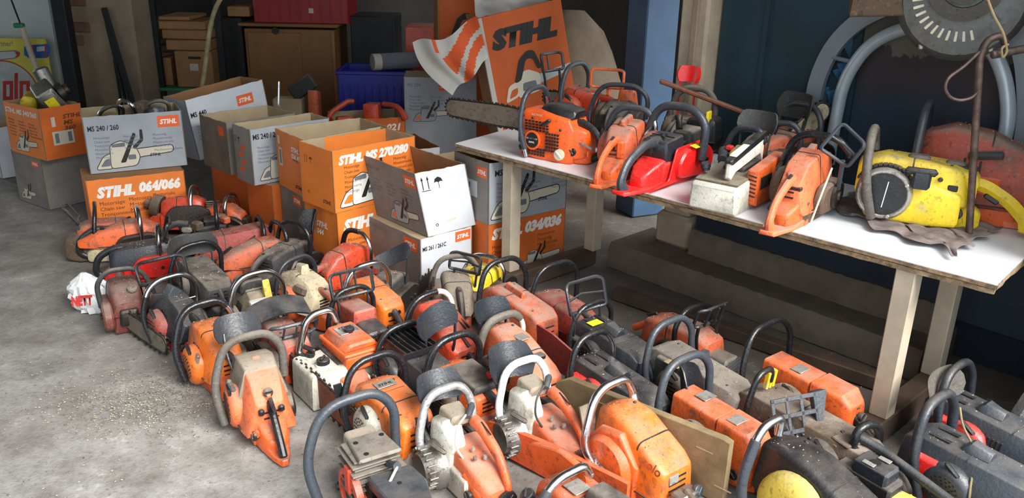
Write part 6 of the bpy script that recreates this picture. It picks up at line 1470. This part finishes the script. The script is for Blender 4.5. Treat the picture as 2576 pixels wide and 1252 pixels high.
t = tsaw('dusty orange chainsaw with grey front handle, rear handle pointing over the table edge', (1578, 306), 62, 'dome', 'orange_dusty', (1.1, 1.1, .9), base='orange', tank='orange', st='orange_dusty', handle=dict(metal='chrome', grip='slate', span=(0, .70), h=.285, w=.125, wr=.12, r=.0105, rg=.014, end=.09, y=.05), rear='wide', rm='orange', rg='orange')
MB().cowl([(-.06, .018, .01, .22, .25, .008), (.03, .02, .012, .23, .262, .008)]).build('cover_peak', 'orange_dusty', t)
MB().box((.03, -.14, .135), (.035, .03, .08), None, .008).build('cover_latch', 'orange', t)
t = tsaw('bright red chainsaw with grey one-piece handle frame, rear grip hanging over the table edge', (1688, 338), 48, None, 'red_bright', sc=1.12, base='red', tank='red_bright', st='rust_red', ststyle='slots', rear='wide', rm='red_bright', rg='slate', handle=dict(metal='slate', h=.285, w=.135, wr=.135, r=.0165, end=.10, y=.03, lean=.0), cl='red_bright', zc=.18)
o = MB().cowl([(-.11, .062, .055, .10, .175, .006), (.0, .064, .056, .10, .188, .006)], n=1).build('air_cleaner_cover', 'charcoal', t)
mb = MB()
for i in range(8): mb.box((math.cos(i * .785) * .028, -.055 + math.sin(i * .785) * .035, .184), (.045, .003, .004), Matrix.Rotation(i * .785, 3, 'Z'))
stuff(mb.build('cover_ribs', 'black_plastic', o, smooth=False)); MB().lathe([(0, .014), (.012, .013), (.012, .001)], (0, -.055, .182), (0, 0, 1), 14).build('cover_knob', 'black_plastic', o)
MB().prism(rounded([(-.26, .01), (-.12, .03), (-.08, .15), (.14, .16), (.14, .02)], .015, 3), 'x', .075, .082, .002).build('side_plate', 'red_bright', t)
MB().box((.11, .03, .152), (.03, .09, .003), Matrix.Rotation(.2, 3, 'Y'), .001).build('yellow_sticker', 'sticker_yellow', t)
MB().lathe([(0, .014), (.05, .012), (.06, .016), (.07, .015)], (.0, .06, .19), (-.4, .5, .5), 12).build('spark_plug', 'steel_dark', t)
MB().cowl([(.05, .05, .04, .12, .19, .012), (.13, .05, .04, .12, .2, .012)], cx=.02).build('engine_cover', 'black_dusty', t)
t = tsaw('grey and white chainsaw with black-topped carrying handle and orange slotted side', (1868, 386), 52, None, 'white_case', base='khaki_grey', tank=None, st='khaki_grey', start=False, rear=None, cl='orange', handle=dict(metal='charcoal', h=.275, w=.13, wr=.05, r=.0135, end=.25, y=.09), guard=dict(kind='solid', w=.085, h=.045, z=.30, y=.14, lean=.3, mat='black_dusty', x=0), zc=.19)
MB().cowl([(-.24, .10, .096, .0, .105, .01), (-.20, .102, .098, .0, .115, .01), (.05, .10, .095, .0, .14, .012)], n=2).build('tank', 'white_case', t)
o = MB().prism([(-.09, -.225), (.09, -.225), (.09, .05), (-.09, .05)], 'z', .0, .005).build('deck', 'khaki_grey', t); o.location = (0, 0, .1355); o.rotation_euler = (R(5.5), 0, 0)
o = MB().cowl([(-.20, .014, .013, .13, .20, .004), (-.17, .016, .015, .155, .225, .004), (.06, .016, .015, .19, .262, .004), (.09, .016, .015, .15, .262, .004)], cx=.035, n=2).build('carry_handle', 'white_clean', t)
MB().cowl([(-.205, .019, .017, .19, .212, .006), (.10, .019, .017, .25, .276, .006)], cx=.035, n=2).build('handle_pad', 'black_plastic', o)
MB().cowl([(-.12, .026, .024, .02, .165, .01), (.12, .028, .024, .02, .195, .01)], cx=.105).build('side_cover', 'orange', t)
mb = MB()
for i in range(6): mb.box((.106, -.124, .06 + i * .016), (.034, .012, .006), Matrix.Rotation(.15, 3, 'Y'))
for i in range(7): mb.box((.1325, -.10 + i * .016, .11), (.004, .007, .05))
stuff(mb.build('vent_slots', 'engine_black', t, smooth=False))
add_cap(t, (-.075, -.17, .14), (-.2, 0, 1), .022, 'black_plastic', 'fuel_cap', .028)
MB().box((-.03, .05, .175), (.07, .08, .04), Matrix.Rotation(.3, 3, 'X'), .006).build('yellow_plate', 'yellow_dull', t); MB().lathe([(0, .02), (.06, .024), (.07, .015)], (-.085, .0, .15), (-.2, .6, .3), 12).build('grey_lever', 'slate', t); MB().box((-.075, .04, .195), (.03, .03, .02), None, .005).build('red_switch', 'red', t)
for c in ((.035 - .017, .04, .22), (.035 - .017, .06, .24)): add_screw(t, c, (-1, 0, 0), .006)
t = tsaw('dusty pale orange chainsaw with wide rear handle, grey square guard and black handle', (2035, 385), 52, 'facet', 'orange_pale', (.85, 1.15, .95), base='brown_dirt', tank='orange', st='brown_dirt', ststyle='radial', rear='wide', rm='orange_pale', rg='orange_pale', handle=bh(h=.30, w=.14, wr=.13, r=.0145, end=.24, y=.09), cl='brown_dirt')
add_guard(t, 'frame', .06, .055, .30, -.005, .2, x=.13, cols=1, rows=2, mat='slate', arm=False, roll=-.5)
MB().tube([(.13, .0, .24), (.12, .03, .12)], .009, 6).build('guard_arm', 'slate', t)
MB().tube(fillet([(.09, -.14, .02), (.10, -.10, .12), (.10, -.02, .21)], .05, 4), .004, 6).build('cover_gasket', 'wire_white', t)
MB().lathe([(0, .05), (.02, .05), (.022, .02), (.03, .018)], (.10, .05, .09), (1, 0, 0), 18).build('clutch_drum', 'steel_dark', t)
MB().box((.02, -.155, .145), (.05, .02, .016), None, .003).build('cover_clip', 'steel_dark', t); MB().cowl([(-.14, .012, .012, .14, .195, .004), (.08, .014, .014, .24, .268, .004)], cx=-.012).build('cover_ridge', 'orange_dusty', t)
t = tsaw('yellow chainsaw with round black starter disc lying across the rag', (2300, 420), 153, 'flat', 'yellow', (1.1, 1.25, 1.15), sc=1.12, bfix=2.63, base='yellow', tank='yellow', st='yellow', start=False, rear=None, rm='yellow', handle=dict(metal='grey_rubber', h=.285, w=.15, wr=.10, r=.0155, end=.20, y=.135, lean=.01, low=.018), dz=.012, zc=.20)
d_ = MB().lathe([(0, .09), (.03, .088), (.04, .081), (.04, .075), (.036, .071)], (-.078, .075, .10), (-1, 0, 0), 30).build('starter_housing', 'plate_silver', t)
MB().lathe([(.0, .077), (.036, .076), (.037, .001)], (-.0785, .075, .10), (-1, 0, 0), 30).build('starter_disc', 'black_plastic', d_)
for a in (.6, 2.6, 4.4): add_screw(d_, (-.119, .075 + math.cos(a) * .077, .10 + math.sin(a) * .077), (-1, 0, 0), .007, 'plate_silver')
MB().box((-.116, .07, .10), (.002, .003, .09), Matrix.Rotation(.1, 3, 'X')).build('scratch', 'ink_white', d_)
mb = MB()
for i in range(14): 
    a = .5 + i * .16; mb.box((-.088, .075 + math.cos(a) * .096, .10 + math.sin(a) * .096), (.03, .008, .014), Matrix.Rotation(a, 3, 'X'), .002)
stuff(mb.build('disc_fins', 'engine_black', d_, smooth=False))
MB().cowl([(-.15, .03, .024, .01, .125, .03), (-.06, .04, .034, .005, .155, .03), (.10, .04, .03, .01, .16, .02)], cx=-.06).build('fan_cover', 'yellow', t)
g_ = MB().box((-.115, -.025, .192), (.022, .10, .024), None, .010).build('starter_grip', 'charcoal', t)
MB().cowl([(-.02, .012, .010, -.055, .0, .004), (.02, .012, .010, -.055, .0, .004)]).build('grip_stem', 'charcoal', g_); g_.children[0].location = (-.115, -.03, .19)
MB().box((0, -.01, .212), (.05, .07, .022), None, .009).build('cover_knob', 'grey_rubber', t); MB().box((0, -.12, .206), (.045, .06, .018), None, .008).build('cover_knob', 'grey_rubber', t)
MB().box((.02, -.055, .2055), (.05, .05, .003), None, .001).build('label_plate', 'slate', t); MB().box((.01, -.165, .198), (.06, .05, .003), Matrix.Rotation(.15, 3, 'X'), .001).build('label_plate', 'slate', t)
p = fillet([(.0, -.17, .15), (.0, -.22, .145), (.0, -.30, .10), (.0, -.355, .045), (.0, -.36, .012)], .03, 4)
o = MB().tube(p, .021, 4, 1.0).build('rear_handle', 'yellow', t)
MB().box((.0, -.245, .105), (.012, .05, .02), Matrix.Rotation(.5, 3, 'X'), .004).build('trigger', 'black_plastic', o)
MB().box((-.075, -.125, .14), (.006, .03, .02), None, .003).build('choke_hole', 'ink_black', t); add_screw(t, (-.078, -.085, .165), (-1, 0, .1), .008)
mb = MB()
for i in range(6): mb.box((-.04 + i * .013, -.1965, .16), (.005, .006, .03), None, .001)
stuff(mb.build('rear_slots', 'yellow_dull', t, smooth=False))
t = tsaw('faded red-brown chainsaw with blue-grey handle behind the yellow one at the right table end', (2462, 390), 150, 'tall', 'rust_red', (1.2, 1.2, 1.0), sc=1.3, bfix=2.84, base='orange', tank='orange_dusty', st='rust_red', ststyle='none', rear='wide', rm='orange_pale', rg='orange_pale', handle=dict(metal='slate', h=.32, w=.13, wr=.12, r=.0125, y=.16, end=.15), zc=.25, start=False)
MB().box((-.065, -.06, .195), (.01, .012, .04), None, .004).build('cover_clip', 'plate_silver', t)
MB().box((-.076, -.02, .10), (.012, .10, .09), None, .008).build('side_panel', 'orange', t); MB().tube([(-.075, .02, .20), (-.09, -.06, .215)], .012, 8).build('choke_rod', 'slate', t)
# second rank behind
t = tsaw('orange saw with square black hand guard and grey handle behind the bright orange one', (1462, 225), 140, 'low', 'red_orange', (1, 1, 1.1), bfix=2.80, sc=1.1, base='orange', handle=dict(metal='slate', h=.32, w=.125, wr=.12, r=.0125, y=.04), guard=dict(kind='frame', w=.085, h=.042, z=.325, y=.17, lean=.2, cols=2, mat='black_plastic', x=-.06), bar=dict(L=.22, mat='alu', z=.12, x=.06), rear='loop', rm='red_orange')
MB().box((-.01, -.08, .192), (.05, .035, .003), None, .001).build('paper_label', 'paper_white', t)
t = tsaw('dark dusty saw with open orange hand guard behind the dusty orange one', (1558, 262), 70, 'flat', 'black_dusty', (1.1, 1.1, .9), bfix=2.78, sc=1.05, base='brown_dirt', st='brown_dirt', handle=dict(metal='slate', grip=None, h=.275, w=.15, wr=.15, r=.012, y=-.02, end=.12), guard=dict(kind='frame', w=.085, h=.045, z=.285, y=.11, lean=.1, cols=1, mat='orange', x=-.09, arm=False), rear='loop', rm='black_dusty')
MB().cowl([(.07, .05, .04, .15, .24, .015), (.13, .05, .035, .15, .23, .015)], cx=.02).build('guard_base', 'orange', t)
MB().tube([(-.09, .11, .245), (-.07, .08, .15)], .010, 6).build('guard_arm', 'orange', t)
t = tsaw('dusty saw with red hand guard and broken bar laid across it on the table', (1742, 250), 60, 'low', 'black_dusty', (1.2, 1.1, .8), bfix=2.76, sc=1.1, base='brown_dirt', st='brown_dirt', handle=dict(metal='grey_rubber', h=.30, w=.12, wr=.10, r=.0145, y=.03, end=.18), guard=dict(kind='solid', w=.05, h=.035, z=.35, y=.11, lean=.2, mat='red_bright', x=-.06, th=.02), rear='loop', rm='black_dusty')
MB().box((.05, -.01, .275), (.40, .028, .018), Matrix.Rotation(.32, 3, 'Y') @ Matrix.Rotation(.3, 3, 'Z'), .005).build('broken_strip', 'bar_rust', t)
MB().box((.11, -.10, .21), (.012, .05, .05), None, .003).build('yellow_sticker', 'sticker_yellow', t)
MB().cowl([(-.1, .07, .06, .1, .2, .02), (.0, .07, .06, .1, .2, .02)], cx=.08).build('black_hood', 'black_plastic', t)
t = tsaw('dark saw with orange shroud and tall hand guards in the shade against the teal wall', (1990, 292), 30, 'flat', 'orange_dusty', (1.1, 1.1, .9), bfix=2.82, sc=1.15, base='brick_red', st='brown_dirt', handle=bh(h=.28, w=.12, metal='slate'), guard=dict(kind='solid', w=.085, h=.05, z=.27, y=.06, lean=.2, mat='black_dusty', x=-.02), rear='loop', rm='black_dusty')
t = tsaw('chainsaw with greasy upright bar and rounded grey guard between the white and pale orange saws', (1965, 345), 62, 'flat', 'black_dusty', (.8, .8, .8), bfix=2.70, base='engine_black', tank=None, start=False, rear=None, handle=dict(metal='slate', h=.29, w=.10, wr=.09, r=.0145, y=.03), guard=dict(kind='solid', w=.065, h=.05, z=.27, y=.06, lean=.2, mat='slate', x=-.09, arm=False), sc=.9, cl='black_dusty', muff=False)
bar_world(t, G(1950, 400, TZ + .07), G(2080, 266, TZ + .26), .036, 'cream', cmat='engine_black', th=.006)
